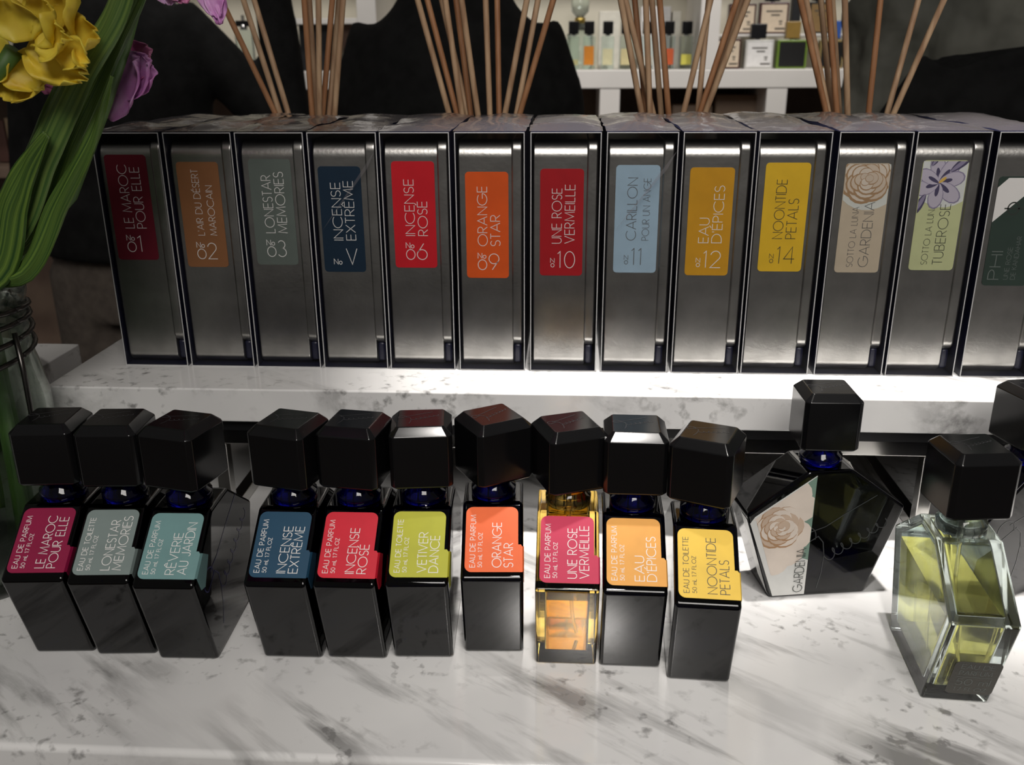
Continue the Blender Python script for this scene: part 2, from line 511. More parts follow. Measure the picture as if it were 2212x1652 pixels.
G = {
    ' ': (0.28, []),
    'A': (0.74, [[(0, 0), (0.37, 1), (0.74, 0)], [(0.12, 0.32), (0.62, 0.32)]]),
    'B': (0.5, [[(0, 0), (0, 1), (0.25, 1)] + arc(0.25, 0.76, 0.22, 0.24, 90, -90) + [(0, 0.52)], [(0.25, 0.52)] + arc(0.25, 0.26, 0.25, 0.26, 90, -90) + [(0, 0)]]),
    'C': (0.86, [arc(0.5, 0.5, 0.5, 0.5, 45, 315, 24)]),
    'D': (0.72, [[(0, 0), (0, 1), (0.25, 1)] + arc(0.25, 0.5, 0.47, 0.5, 90, -90, 18) + [(0, 0)]]),
    'E': (0.46, [[(0.46, 0), (0, 0), (0, 1), (0.46, 1)], [(0, 0.52), (0.44, 0.52)]]),
    'F': (0.44, [[(0, 0), (0, 1), (0.44, 1)], [(0, 0.52), (0.42, 0.52)]]),
    'G': (0.96, [arc(0.5, 0.5, 0.5, 0.5, 45, 350, 26) + [(0.99, 0.48), (0.55, 0.48)]]),
    'H': (0.62, [[(0, 0), (0, 1)], [(0.62, 0), (0.62, 1)], [(0, 0.52), (0.62, 0.52)]]),
    'I': (0.0, [[(0, 0), (0, 1)]]),
    'J': (0.36, [[(0.36, 1), (0.36, 0.2)] + arc(0.18, 0.2, 0.18, 0.2, 0, -170, 10)]),
    'K': (0.55, [[(0, 0), (0, 1)], [(0.52, 1), (0, 0.45)], [(0.15, 0.6), (0.55, 0)]]),
    'L': (0.40, [[(0, 1), (0, 0), (0.40, 0)]]),
    'M': (0.84, [[(0, 0), (0.08, 1), (0.42, 0.1), (0.76, 1), (0.84, 0)]]),
    'N': (0.66, [[(0, 0), (0, 1), (0.66, 0), (0.66, 1)]]),
    'O': (1.0, [arc(0.5, 0.5, 0.5, 0.5, 90, 450, 28)]),
    'P': (0.48, [[(0, 0), (0, 1), (0.22, 1)] + arc(0.22, 0.73, 0.26, 0.27, 90, -90) + [(0, 0.46)]]),
    'R': (0.5, [[(0, 0), (0, 1), (0.22, 1)] + arc(0.22, 0.73, 0.26, 0.27, 90, -90) + [(0, 0.46)], [(0.2, 0.46), (0.5, 0)]]),
    'S': (0.46, [arc(0.23, 0.75, 0.21, 0.25, 30, 270, 14) + arc(0.23, 0.25, 0.23, 0.25, 90, -150, 14)[1:]]),
    'T': (0.44, [[(0.22, 0), (0.22, 1)], [(0, 1), (0.44, 1)]]),
    'U': (0.56, [[(0, 1), (0, 0.28)] + arc(0.28, 0.28, 0.28, 0.28, 180, 360, 12) + [(0.56, 1)]]),
    'V': (0.68, [[(0, 1), (0.34, 0), (0.68, 1)]]),
    'X': (0.6, [[(0, 0), (0.6, 1)], [(0, 1), (0.6, 0)]]),
    'Z': (0.5, [[(0, 1), (0.5, 1), (0, 0), (0.5, 0)]]),
    "'": (0.05, [[(0.02, 1), (0.02, 0.78)]]),
    '.': (0.05, [[(0, 0), (0.05, 0)]]),
    '0': (0.6, [arc(0.3, 0.5, 0.3, 0.5, 90, 450, 24)]),
    '1': (0.2, [[(0, 0.86), (0.2, 1), (0.2, 0)]]),
    '2': (0.58, [arc(0.28, 0.72, 0.27, 0.28, 170, -35, 14) + [(0, 0), (0.58, 0)]]),
    '3': (0.52, [arc(0.24, 0.76, 0.22, 0.24, 150, -80, 12), arc(0.24, 0.27, 0.27, 0.27, 85, -150, 14)]),
    '4': (0.62, [[(0.47, 0), (0.47, 1), (0, 0.28), (0.62, 0.28)]]),
    '5': (0.52, [[(0.46, 1), (0.12, 1), (0.05, 0.56)] + arc(0.23, 0.32, 0.28, 0.32, 120, -150, 16)]),
    '6': (0.62, [arc(0.31, 0.31, 0.31, 0.31, 0, 360, 22), [(0.06, 0.46), (0.42, 1)]]),
    '7': (0.5, [[(0, 1), (0.5, 1), (0.12, 0)]]),
    '9': (0.62, [arc(0.31, 0.69, 0.31, 0.31, 0, 360, 22), [(0.56, 0.54), (0.2, 0)]]),
    'm': (0.66, [[(0, 0), (0, 0.6)], [(0, 0.42)] + arc(0.165, 0.42, 0.165, 0.18, 180, 0, 8) + [(0.33, 0)], [(0.33, 0.42)] + arc(0.495, 0.42, 0.165, 0.18, 180, 0, 8) + [(0.66, 0)]]),
    'l': (0.0, [[(0, 0), (0, 1)]]),
    'o': (0.5, [arc(0.25, 0.3, 0.25, 0.3, 90, 450, 16)]),
    '\u03c6': (0.8, [[(0.4, -0.35), (0.4, 1.0)], arc(0.4, 0.42, 0.4, 0.36, 0, 360, 24)]),
}
_E = G['E']
G['\u00c9'] = (_E[0], _E[1] + [[(0.15, 1.12), (0.33, 1.3)]])
G['\u00ca'] = (_E[0], _E[1] + [[(0.06, 1.1), (0.23, 1.28), (0.40, 1.1)]])


def layout(text, track=0.16):
    x, pls = 0.0, []
    for ch in text:
        a, st = G[ch]
        pls += [[(x + p[0], p[1]) for p in s] for s in st]
        x += a + track
    return pls, x - track


def letter(mb, text, org, h, length, fn, weight=0.085, up=True, mi=0):
    """text of cap height h stretched to length; org = start of the baseline in the label plane; up: reads upwards"""
    pls, wd = layout(text)
    sx = (length / wd) if length else h
    for s in pls:
        pts = [(p[0] * sx, p[1] * h) for p in s]
        if up:
            pts = [(org[0] - p[1], org[1] + p[0]) for p in pts]
        else:
            pts = [(org[0] + p[0], org[1] + p[1]) for p in pts]
        mb.ribbon(pts, weight * h, fn, mi)


def round_rect(x0, x1, y0, y1, r, n=5):
    return (arc(x1 - r, y1 - r, r, r, 0, 90, n) + arc(x0 + r, y1 - r, r, r, 90, 180, n) +
            arc(x0 + r, y0 + r, r, r, 180, 270, n) + arc(x1 - r, y0 + r, r, r, 270, 360, n))


def script_mark(n=7, w=1.0):
    """flowing signature: a looped capital with a long bar, then a run of small loops along a rising line"""
    big = arc(-0.02, 0.30, 0.11, 0.12, -20, 250, 16) + [(0.12, 0.30), (0.19, 0.22), (0.22, 0.05), (0.21, -0.18), (0.17, -0.38)]
    bar = [(0.02, 0.36), (0.2, 0.42), (0.45, 0.58), (0.8, 0.78)]
    run = []
    for i in range(160):
        t = i / 159
        a = t * n * 2 * math.pi
        run.append((0.24 + 0.72 * t - 0.042 * math.sin(a + 0.5), 0.02 + 0.42 * t + (0.062 - 0.02 * t) * math.cos(a)))
    return [big, bar, run]


# ------------------------------------------------------------------ setting
tag(MB().box(-4, 4, -3, 3.2, -0.1, 0).build('floor', M['floor']), kind='structure')
tag(MB().box(-4, 4, 2.30, 2.40, 0, 2.9).build('wall_back', M['wall']), kind='structure')

# counter
ct = empty('counter', (0, 0, 0), 0, 'long display counter topped with grey-veined white marble', 'counter')
MB().box(-0.9, 0.9, -0.193, 0.27, ZC - 0.03, ZC).build('counter_top', M['marble'], ct, bevel=0.003, seg=4)
MB().box(-0.87, 0.87, -0.17, 0.25, 0, ZC - 0.03).build('counter_body', M['counter_body'], ct, bevel=0.002)

# marble riser on a chrome frame
rs = empty('display_riser', (0, 0, 0), 0, 'white marble riser slab on a chrome frame carrying the row of tins', 'riser')
MB().box(-0.2986, 0.62, 0, 0.285, ZS - 0.0208, ZS).build('slab', M['marble_riser'], rs, bevel=0.0012, seg=3)
MB().box(-0.285, 0.61, 0.006, 0.27, ZS - 0.0285, ZS - 0.0208).build('underside_plate', M['black_steel'], rs)
fr = MB()
for (y0, y1) in ((0.008, 0.016), (0.258, 0.266)):
    fr.box(-0.205, 0.225, y0, y1, ZS - 0.0385, ZS - 0.0285)
for x in (-0.205, 0.217):
    fr.box(x, x + 0.008, 0.016, 0.258, ZS - 0.0385, ZS - 0.0285)
fr.build('top_rail', M['chrome'], rs, bevel=0.0008)
for x in (-0.205, 0.217):
    for y in (0.008, 0.258):
        MB().box(x, x + 0.008, y, y + 0.008, ZC, ZS - 0.0385).build('post', M['chrome'], rs, bevel=0.0008)
    MB().box(x, x + 0.008, 0.016, 0.258, ZC, ZC + 0.008).build('foot_rail', M['chrome'], rs, bevel=0.0008)

# second, lower riser at the left
r2 = empty('low_riser', (0, 0, 0), 0, 'second marble riser slab half hidden behind the glass flower jar', 'riser')
MB().box(-0.80, -0.375, 0.03, 0.178, ZS - 0.051, ZS - 0.030).build('slab', M['marble_low'], r2, bevel=0.0012)
for x in (-0.76, -0.42):
    MB().box(x, x + 0.02, 0.05, 0.16, ZC, ZS - 0.051).build('support', M['black_steel'], r2, bevel=0.001)

# ------------------------------------------------------------------ tins in wrapped sleeves
TW, TH, TD, TY = 0.040, 0.1417, 0.140, 0.0407
NO = 'No'
TINS = [  # left x, label colour, ink, number, line1, len1, line2, len2, label u0, label z0, words, film top height
    (-0.2683, (0.14, 0.007, 0.019), 'ink_white', '01', 'LE MAROC', .597, 'POUR ELLE', .575, .0040, .0666, 'dark maroon label, leftmost in the row'),
    (-0.2259, (0.27, 0.115, 0.045), 'ink_white', '02', "L'AIR DU D\u00c9SERT", .62, 'MAROCAIN', .47, .0043, .0625, 'copper brown label'),
    (-0.1838, (0.12, 0.145, 0.13), 'ink_white', '03', 'LONESTAR', .54, 'MEMORIES', .57, .0053, .0642, 'grey green label between the copper and navy ones'),
    (-0.1416, (0.006, 0.022, 0.045), 'ink_white', 'V', 'INCENSE', .54, 'EXTR\u00caME', .555, .0040, .0601, 'dark navy label and a creased film streak'),
    (-0.0998, (0.58, 0.010, 0.020), 'ink_white', '06', 'INCENSE', .525, 'ROS\u00c9', .32, .0054, .0630, 'bright red label between navy and orange ones'),
    (-0.0569, (0.72, 0.100, 0.012), 'ink_white', '09', 'ORANGE', .555, 'STAR', .29, .0053, .0571, 'orange label'),
    (-0.0136, (0.40, 0.008, 0.014), 'ink_white', '10', 'UNE ROSE', .51, 'VERMEILLE', .545, .0055, .0589, 'deep red label between orange and pale blue ones'),
    (0.0294, (0.34, 0.47, 0.58), 'ink_grey', '11', 'CARILLON', .575, 'POUR UN ANGE', .57, .0058, .0610, 'pale blue label'),
    (0.0720, (0.60, 0.30, 0.014), 'ink_white', '12', 'EAU', .23, "D'\u00c9PICES", .525, .0052, .0597, 'ochre label and a folded-over film edge on top'),
    (0.1138, (0.74, 0.47, 0.025), 'ink_dark', '14', 'NOONTIDE', .54, 'PETALS', .365, .0056, .0624, 'bright yellow label'),
    (0.1576, (0.52, 0.44, 0.33), 'ink_grey', 'GARDENIA', 'SOTTO LA LUNA', .555, 'GARDENIA', .60, .0060, .0621, 'beige label printed with a cream blossom'),
    (0.1995, (0.52, 0.55, 0.30), 'ink_dark', 'TUBEROSE', 'SOTTO LA LUNA', .555, 'TUBEROSE', .555, .0062, .0638, 'pale green label printed with a lilac blossom'),
    (0.2435, (0.030, 0.050, 0.040), 'ink_dim', 'PHI', 'UNE ROSE', .30, 'DE KANDAHAR', .40, .0050, .0550, 'dark green label crossed by a white band'),
]
random.seed(4)


def tin_prof(y0, y1, z0, z1, rt=0.0095, rb=0.0062):
    return arc(y1 - rt, z1 - rt, rt, rt, 0, 90, 8) + arc(y0 + rt, z1 - rt, rt, rt, 90, 180, 8) + arc(y0 + rb, z0 + rb, rb, rb, 180, 270, 8) + arc(y1 - rb, z0 + rb, rb, rb, 270, 360, 8)



def blossom(mb, fn, cx, cy, r, n, rot0, elong, squash, layers, matids):
    """flat printed flower: layers of overlapping petals plus outlines"""
    for L in range(layers):
        rr = r * (1 - 0.26 * L)
        for k in range(n):
            a = rot0 + 360.0 * k / n + L * 37
            pts = []
            for i in range(15):
                t = i / 14 * 2 * math.pi
                x, y = rr * (0.5 + 0.5 * math.cos(t)) * elong, rr * 0.40 * math.sin(t) * squash
                ca, sa = math.cos(R(a)), math.sin(R(a))
                pts.append((cx + x * ca - y * sa, cy + x * sa + y * ca))
            lift = 0.00002 + 0.00002 * L + 0.0000012 * k
            mb.add([fn(p[0], p[1], lift) for p in pts[:-1]], [tuple(range(14))], matids[k % 2])
            mb.ribbon(pts[:9], r * 0.035, lambda x, y, l=lift: fn(x, y, l + 0.000004), matids[2])


def clip_poly(poly, x0, x1, y0, y1):
    def cl(P, ins, inter):
        o = []
        for i in range(len(P)):
            a, b = P[i - 1], P[i]
            if ins(b):
                if not ins(a): o.append(inter(a, b))
                o.append(b)
            elif ins(a):
                o.append(inter(a, b))
        return o
    def ix(v): return lambda a, b: (v, a[1] + (b[1] - a[1]) * (v - a[0]) / (b[0] - a[0]))
    def iy(v): return lambda a, b: (a[0] + (b[0] - a[0]) * (v - a[1]) / (b[1] - a[1]), v)
    P = cl(poly, lambda p: p[0] >= x0, ix(x0))
    P = cl(P, lambda p: p[0] <= x1, ix(x1)) if P else P
    P = cl(P, lambda p: p[1] >= y0, iy(y0)) if P else P
    P = cl(P, lambda p: p[1] <= y1, iy(y1)) if P else P
    return P


def petal_poly(cx, cy, a, L, W, n=14):
    pts = []
    for i in range(n):
        t = i / n * 2 * math.pi
        x, y = L * (0.5 - 0.5 * math.cos(t)), W * math.sin(t) * (0.6 + 0.4 * math.sin(t / 2))
        ca, sa = math.cos(R(a)), math.sin(R(a))
        pts.append((cx + x * ca - y * sa, cy + x * sa + y * ca))
    return pts


for i, (tx, col, ink, num, l1, n1, l2, n2, u0, z0, words) in enumerate(TINS):
    t = empty('perfume_tin', (tx, TY, ZS), 0, 'film-wrapped metal tin with a ' + words, 'tin', 'wrapped tins standing in a row on the riser')
    # card sleeve: open front and back, white cut edge
    s = 0.00055
    sl = MB()
    sl.box(0, TW, 0, TD, 0, s); sl.box(0, TW, 0, TD, TH - s, TH)
    sl.box(0, s, 0, TD, s, TH - s); sl.box(TW - s, TW, 0, TD, s, TH - s)
    e = -0.0002
    sl.box(0, TW, e, 0, 0, s, 1); sl.box(0, TW, e, 0, TH - s, TH, 1)
    sl.box(0, s, e, 0, s, TH - s, 1); sl.box(TW - s, TW, e, 0, s, TH - s, 1)
    sl.build('sleeve', [M['navy_card'], M['card_edge']], t)
    # metal tin lying on its side, lid to the right
    prof_ = tin_prof(0.0035, TD - 0.003, 0.0016, TH - 0.0050)
    MB().prism(prof_, lambda p, k: (k, p[0], p[1]), 0.0014, 0.0330).build('tin_body', M['tin'], t, bevel=0.0009, seg=3)
    prof_ = round_rect(0.0024, TD - 0.002, 0.0150, TH - 0.0046, 0.0060, 6)
    MB().prism(prof_, lambda p, k: (k, p[0], p[1]), 0.0322, 0.0386).build('lid', M['tin'], t, bevel=0.0013, seg=3)
    MB().box(0.0330, 0.0378, 0.0050, TD - 0.004, 0.0030, 0.0155).build('lid_rim', M['navy_card'], t, bevel=0.0018, seg=3)
    # label
    LW, LH = 0.0251, 0.0623
    yl = 0.0034
    fn = lambda x, y, d=0.0: (x, yl - 0.0002 - d, y)
    mb = MB()
    mb.prism([(p[0], p[1]) for p in round_rect(u0, u0 + LW, z0, z0 + LH, 0.0021)][::-1], lambda p, k: (p[0], yl - k, p[1]), 0.0, 0.00018)
    lab = mb.build('label', flat(col), t)
    tx_ = MB()
    fo = lambda x, y: fn(x, y, 0.00006)
    P = lambda u, v: (u0 + u * LW, z0 + v * LH)
    if num == 'PHI':
        pr = MB()
        band = clip_poly([P(-0.1, 0.55), P(1.1, 1.02), P(1.1, 1.35), P(-0.1, 0.86)], u0, u0 + LW, z0, z0 + LH - 0.0008)
        pr.add([fn(p[0], p[1], 0.00003) for p in band], [tuple(range(len(band)))])
        pr.build('white_band', M['ink_white'], lab)
        letter(tx_, 'PHI', P(0.36, 0.06), 0.0062, 0.26 * LH, fo, 0.07)
        letter(tx_, l1, P(0.56, 0.06), 0.0025, n1 * LH, fo, 0.07)
        letter(tx_, l2, P(0.72, 0.06), 0.0025, n2 * LH, fo, 0.07)
        ph = MB()
        letter(ph, '\u03c6', P(0.56, 0.66), 0.0085, None, fo, 0.09)
        ph.build('symbol', M['ink_dark'], lab)
    elif num in ('GARDENIA', 'TUBEROSE'):
        pr = MB()
        bx = (u0 + 0.0003, u0 + LW - 0.0003, z0, z0 + LH - 0.0005)
        bg = clip_poly(arc(u0 + LW * 0.55, z0 + LH * 0.98, LW * 0.85, LH * 0.40, 0, 360, 30)[:-1], *bx)
        pr.add([fn(p[0], p[1], 0.00002) for p in bg], [tuple(range(len(bg)))], 0)
        def put(poly, lift, mi):
            q = clip_poly(poly, *bx)
            if len(q) > 2: pr.add([fn(p[0], p[1], lift) for p in q], [tuple(range(len(q)))], mi)
        if num == 'GARDENIA':
            cx, cy = P(0.48, 0.86)
            lift = 0.00003
            for Lr in range(5):
                rr = LW * (0.58 - 0.105 * Lr)
                npet = 7 - Lr
                for k in range(npet):
                    a = 360 * k / npet + Lr * 33
                    o = rr * 0.42
                    c2 = (cx + o * math.cos(R(a)), cy + o * math.sin(R(a)))
                    put(arc(c2[0], c2[1], rr * 0.56 * 1.06, rr * 0.52 * 1.06, 0, 360, 16)[:-1], lift, 2)
                    put(arc(c2[0] + 0.02 * rr, c2[1] + 0.02 * rr, rr * 0.53, rr * 0.47, 0, 360, 16)[:-1], lift + 0.000004, 1 if (k + Lr) % 2 else 3)
                    lift += 0.000008
            mats = [flat((0.62, 0.64, 0.60)), flat((0.66, 0.58, 0.49)), flat((0.38, 0.24, 0.13)), flat((0.60, 0.50, 0.40))]
        else:
            cx, cy = P(0.40, 0.80)
            lift = 0.00003
            for a, L, Wd in ((100, .62, .17), (55, .66, .18), (15, .55, .17), (-40, .60, .18), (-95, .55, .17), (-160, .52, .18), (150, .5, .15)):
                put(petal_poly(cx, cy, a, L * LW * 1.06, Wd * LW * 1.12), lift, 2)
                put(petal_poly(cx, cy, a, L * LW, Wd * LW), lift + 0.000004, 1)
                put(petal_poly(cx, cy, a, L * LW * 0.55, Wd * LW * 0.3), lift + 0.000008, 3)
                lift += 0.000012
            for (u, v, a, L, Wd) in ((0.62, 0.90, 40, .55, .10), (0.15, 0.70, -115, .5, .10), (0.2, 0.95, 60, .3, .07)):
                p = P(u, v)
                put(petal_poly(p[0], p[1], a, L * LW, Wd * LW), lift, 3)
                put(petal_poly(p[0], p[1], a, L * LW * 0.8, Wd * LW * 0.5), lift + 0.000004, 2)
                lift += 0.00001
            put(petal_poly(cx, cy, 40, 0.2 * LW, 0.04 * LW), lift, 4)
            mats = [flat((0.66, 0.68, 0.66)), flat((0.50, 0.46, 0.55)), flat((0.26, 0.23, 0.34)), flat((0.07, 0.06, 0.12)), flat((0.70, 0.45, 0.10))]
        pr.build('flower_print', mats, lab)
        letter(tx_, l1, P(0.40, 0.055), 0.0035, n1 * LH, fo, 0.07)
        letter(tx_, l2, P(0.74, 0.055), 0.0055, n2 * LH, fo, 0.062)
    else:
        small = num in ('11', '02')
        letter(tx_, l1, P(0.50, 0.31), 0.0040 if num == '02' else 0.0056, n1 * LH, fo, 0.064)
        letter(tx_, l2, P(0.80, 0.31), 0.0040 if small else 0.0056, n2 * LH, fo, 0.066)
        if num == 'V':
            letter(tx_, 'V', P(0.55, 0.075), 0.0095, None, fo, 0.045, up=False)
            letter(tx_, NO, P(0.24, 0.075), 0.0032, 0.0048, fo, 0.11, up=False)
        elif num[0] == '0':
            letter(tx_, '0', P(0.27, 0.08), 0.0060, 0.0052, fo, 0.07, up=False)
            letter(tx_, num[1], P(0.53, 0.08), 0.0096, None, fo, 0.045, up=False)
            letter(tx_, NO, P(0.27, 0.19), 0.0032, 0.0048, fo, 0.11, up=False)
        else:
            letter(tx_, '1', P(0.42, 0.075), 0.0098, 0.0014, fo, 0.045, up=False)
            letter(tx_, num[1], P(0.58, 0.075), 0.0098, 0.0060 if num[1] != '1' else 0.0014, fo, 0.045, up=False)
            letter(tx_, 'N', P(0.25, 0.125), 0.0026, 0.0023, fo, 0.11, up=False)
            letter(tx_, 'o', P(0.26, 0.082), 0.0036, 0.0020, fo, 0.09, up=False)
    tx_.build('lettering', M[ink], lab)
    # wrapping film: puffed and wrinkled over the top, tight over the front, folded flaps at the foot
    mb = MB()
    sd = i * 3.7
    hump = random.uniform(0.6, 1.0)
    back = random.choice((0.002, 0.004, 0.006, 0.020 if i in (0, 1, 3, 10, 12) else 0.003))
    def top(u, v):
        x = -0.0006 + u * (TW + 0.0012)
        y = -0.0006 + v * (TD + back)
        edge = min(1, v * 8) * min(1, (1 - v) * 6 + 0.3)
        z = TH + 0.0006 + edge * (0.0022 * hump * (0.4 + math.sin(math.pi * u)) + 0.0022 * noise.noise(Vector((x * 45 + sd, y * 30, sd))) + 0.0004 * noise.noise(Vector((x * 160 + sd, y * 150, sd))))
        x += 0.0009 * noise.noise(Vector((sd, y * 60, u * 3))) * edge
        return (x, y, max(z, TH + 0.0003))
    mb.grid(top, 12, 24, 1)
    def front(u, v):
        x = -0.0005 + u * (TW + 0.001)
        z = v * (TH + 0.0008)
        y = -0.0006 + 0.0005 * noise.noise(Vector((x * 90 + sd, z * 35, sd))) * (4 * v * (1 - v)) * (4 * u * (1 - u))
        return (x, y, z)
    mb.grid(front, 8, 20, 0)
    mb.add([(0.002, -0.0012, 0.0006), (TW - 0.002, -0.0012, 0.0006), (TW * 0.72, -0.0010, 0.0065), (TW * 0.28, -0.0010, 0.0045)], [(0, 1, 2, 3)], 0)
    mb.add([(0.001, -0.0014, 0.0010), (TW * 0.55, -0.0014, 0.0010), (0.001, -0.0010, 0.0095)], [(0, 1, 2)], 0)
    if i in (3, 7):
        mb.add([(TW * 0.98, -0.0016, TH * 0.93), (TW * 0.86, -0.0018, TH * 0.86), (TW * 0.12, -0.0012, TH * 0.60)], [(0, 1, 2)], 1)
    mb.build('film_wrap', [M['film'], M['film_top']], t, smooth=True)

# ------------------------------------------------------------------ perfume bottles
S, T = 0.0529, 0.0286
H1, W1 = 0.951 * S, 0.809 * S
NT = 0.0115
ZT = 1.539 * S - NT * math.tan(R(36))
CAPZ, CAPH, CAPW = 0.0835, 0.0300, 0.0290


def pent(inset=0.0):
    """pentagon outline with the apex cut for the neck (v, z)"""
    P = [(-S / 2, 0), (S / 2, 0), (W1, H1), (NT, ZT), (-NT, ZT), (-W1, H1)]
    if inset:
        cz = 0.69 * S
        k = 1 - inset / (0.688 * S)
        P = [(v * k, cz + (z - cz) * k) for v, z in P]
    return P


def facet(side=1):
    """frame of the upper sloping facet facing -v: (d along slope up from the corner, x across)"""
    c, s_ = math.cos(R(36)), math.sin(R(36))
    return lambda x, d, l=0.0: (x, -W1 + d * c - l * s_, H1 + d * s_ + l * c)


def low_facet():
    c, s_ = math.cos(R(72)), math.sin(R(72))
    # from base edge (-S/2,0) up to corner (-W1,H1)
    return lambda x, d, l=0.0: (x, -S / 2 - d * c - l * s_, d * s_ - l * c)


def make_cap(parent, beta):
    h = CAPW / 2
    b = 0.0038
    mb = MB()
    z0, z1, z2 = CAPZ, CAPZ + CAPH - b, CAPZ + CAPH
    k = 0.0022
    def sq(r, z, ch):
        return [(r - ch, -r, z), (r, -r + ch, z), (r, r - ch, z), (r - ch, r, z), (-r + ch, r, z), (-r, r - ch, z), (-r, -r + ch, z), (-r + ch, -r, z)]
    ca, sa = math.cos(beta), math.sin(beta)
    rings_ = [sq(h - 0.001, z0, k), sq(h, z0 + 0.001, k), sq(h, z1, k), sq(h - b, z2, k * 0.35)]
    vs = [(x * ca - y * sa, x * sa + y * ca, z) for rg in rings_ for (x, y, z) in rg]
    fs = [(i * 8 + j, i * 8 + (j + 1) % 8, (i + 1) * 8 + (j + 1) % 8, (i + 1) * 8 + j) for i in range(3) for j in range(8)]
    fs += [tuple(range(8))[::-1], tuple(range(24, 32))]
    mb.add(vs, fs)
    cp = mb.build('cap', M['cap'], parent, bevel=0.00045, seg=2)
    sg = MB()
    for pl in script_mark(6):
        pts = [((p[0] - 0.48) * 0.017, (p[1] - 0.2) * 0.012) for p in pl]
        sg.ribbon([(x * ca - y * sa, x * sa + y * ca) for x, y in pts], 0.00025, lambda x, y: (x, y, z2 + 0.00008))
    sg.build('engraving', M['cap_mark'], cp)
    return cp


def make_bottle(name, x, y, yaw, capbeta, label, glass, hollow=False, liquid=None, cat='bottle'):
    t = empty(name, (x, y, ZC), yaw, label, cat, 'perfume bottles lined up on the counter')
    mb = MB()
    P = pent()
    mb.prism(P, lambda p, k: (k, p[0], p[1]), -T / 2, T / 2)
    if hollow:
        q = pent(0.0055)
        mb.prism(q[::-1], lambda p, k: (k, p[0], p[1] + 0.002), -T / 2 + 0.0042, T / 2 - 0.0042)
    body = mb.build('glass_body', glass, t, bevel=0.0013 if hollow else 0.0019, seg=4)
    if liquid:
        q = pent(0.0060)
        lev = 0.046 if liquid is M['yellow_liquid'] else 0.040
        pl = []
        for i in range(len(q)):
            a, b = q[i - 1], q[i]
            if (a[1] < lev) != (b[1] < lev):
                f = (lev - a[1]) / (b[1] - a[1])
                pl.append((a[0] + (b[0] - a[0]) * f, lev))
            if b[1] < lev:
                pl.append(b)
        lq = MB().prism(pl, lambda p, k: (k, p[0], p[1] + 0.002), -T / 2 + 0.0046, T / 2 - 0.0046)
        lq.build('perfume', liquid, t)
        MB().tube([(0, 0, ZT + 0.006), (0.001, -0.001, 0.045), (0.003, -0.003, 0.02), (0.005, -0.004, 0.0105)], 0.0009, 8).build('dip_tube', M['tube'], t, smooth=True)
    MB().lathe([(0.0108, ZT - 0.0005), (0.0108, ZT + 0.004), (0.0085, ZT + 0.0055), (0.0085, CAPZ + 0.0005)], n=24).build('neck', M['neck_glass'] if glass is M['blue_glass'] else glass, t, smooth=True)
    make_cap(t, capbeta - yaw)
    return t


def front_label(t, col, kind, l1, n1, l2, n2, ink):
    """label on the sloping front facet, with a tab running over the right edge onto the broad side"""
    F_ = facet()
    x0, x1 = -T / 2 + 0.0018, T / 2 - 0.0024
    d0, d1 = 0.0036, 0.0362
    r = 0.0032
    tab = d0 + 0.0135
    poly = [(x0 + r, d0)] + [(T / 2 - 0.0004, d0), (T / 2 - 0.0004, tab - 0.0012), (T / 2 - 0.0012, tab), (x1, tab)]
    poly += arc(x1 - r, d1 - r, r, r, 0, 90, 6) + arc(x0 + r, d1 - r, r, r, 90, 180, 6) + arc(x0 + r, d0 + r, r, r, 180, 270, 6)[:-1]
    mb = MB()
    mb.prism(poly[::-1], lambda p, k: F_(p[0], p[1], k), 0.00005, 0.00022)
    # flap on the broad side
    xs = T / 2 + 0.00015
    a, b, c = F_(0, d0 + 0.0006), F_(0, tab - 0.0006), F_(0, d0 + 0.006)
    fl = [(a[1], a[2]), (b[1], b[2]), (b[1] + 0.006, b[2] - 0.004), (a[1] + 0.008, a[2] - 0.009), (a[1] + 0.0035, a[2] - 0.008)]
    mb.prism(fl, lambda p, k: (k, p[0] + 0.001, p[1] - 0.0008), xs - 0.0001, xs + 0.0001)
    F0 = F_(T / 2 - 0.0004, d0 + 0.0003, 0.0002); F1 = F_(T / 2 - 0.0004, tab - 0.0008, 0.0002)
    mb.add([F0, (xs + 0.0001, a[1] + 0.001, a[2] - 0.0008), (xs + 0.0001, b[1] + 0.001, b[2] - 0.0008), F1], [(0, 1, 2, 3)])
    mb.m[0] = 1          # the gummed side is plain pale paper
    lab = mb.build('label', [flat(col, 0.5), flat((0.74, 0.70, 0.58))], t)
    tx_ = MB()
    LW, LH = x1 - x0, d1 - d0
    fo = lambda x, y: F_(x, y, 0.00030)
    P = lambda u, v: (x0 + u * LW, d0 + v * LH)
    letter(tx_, kind, P(0.19, 0.07), 0.0024, 0.80 * LH, fo, 0.10)
    letter(tx_, '50 m' + 'L 1.7 FL.OZ', P(0.32, 0.07), 0.0018, 0.52 * LH, fo, 0.11)
    letter(tx_, l1, P(0.68, 0.07), 0.0041, n1 * LH, fo, 0.078)
    letter(tx_, l2, P(0.90, 0.07), 0.0041, n2 * LH, fo, 0.078)
    tx_.build('lettering', M[ink], lab)
    return lab


def side_mark(t, mat, sx=1, scale=0.040):
    """flowing etched mark on the broad side at x = sx*T/2"""
    mb = MB()
    for pl in script_mark():
        pts = [((p[0] - 0.42) * scale * 1.25, (p[1] - 0.18) * scale + 0.038) for p in pl]
        mb.ribbon(pts, 0.0006, lambda a, b: (sx * (T / 2 + 0.00012), a * sx, b))
    return mb.build('signature', mat, t)


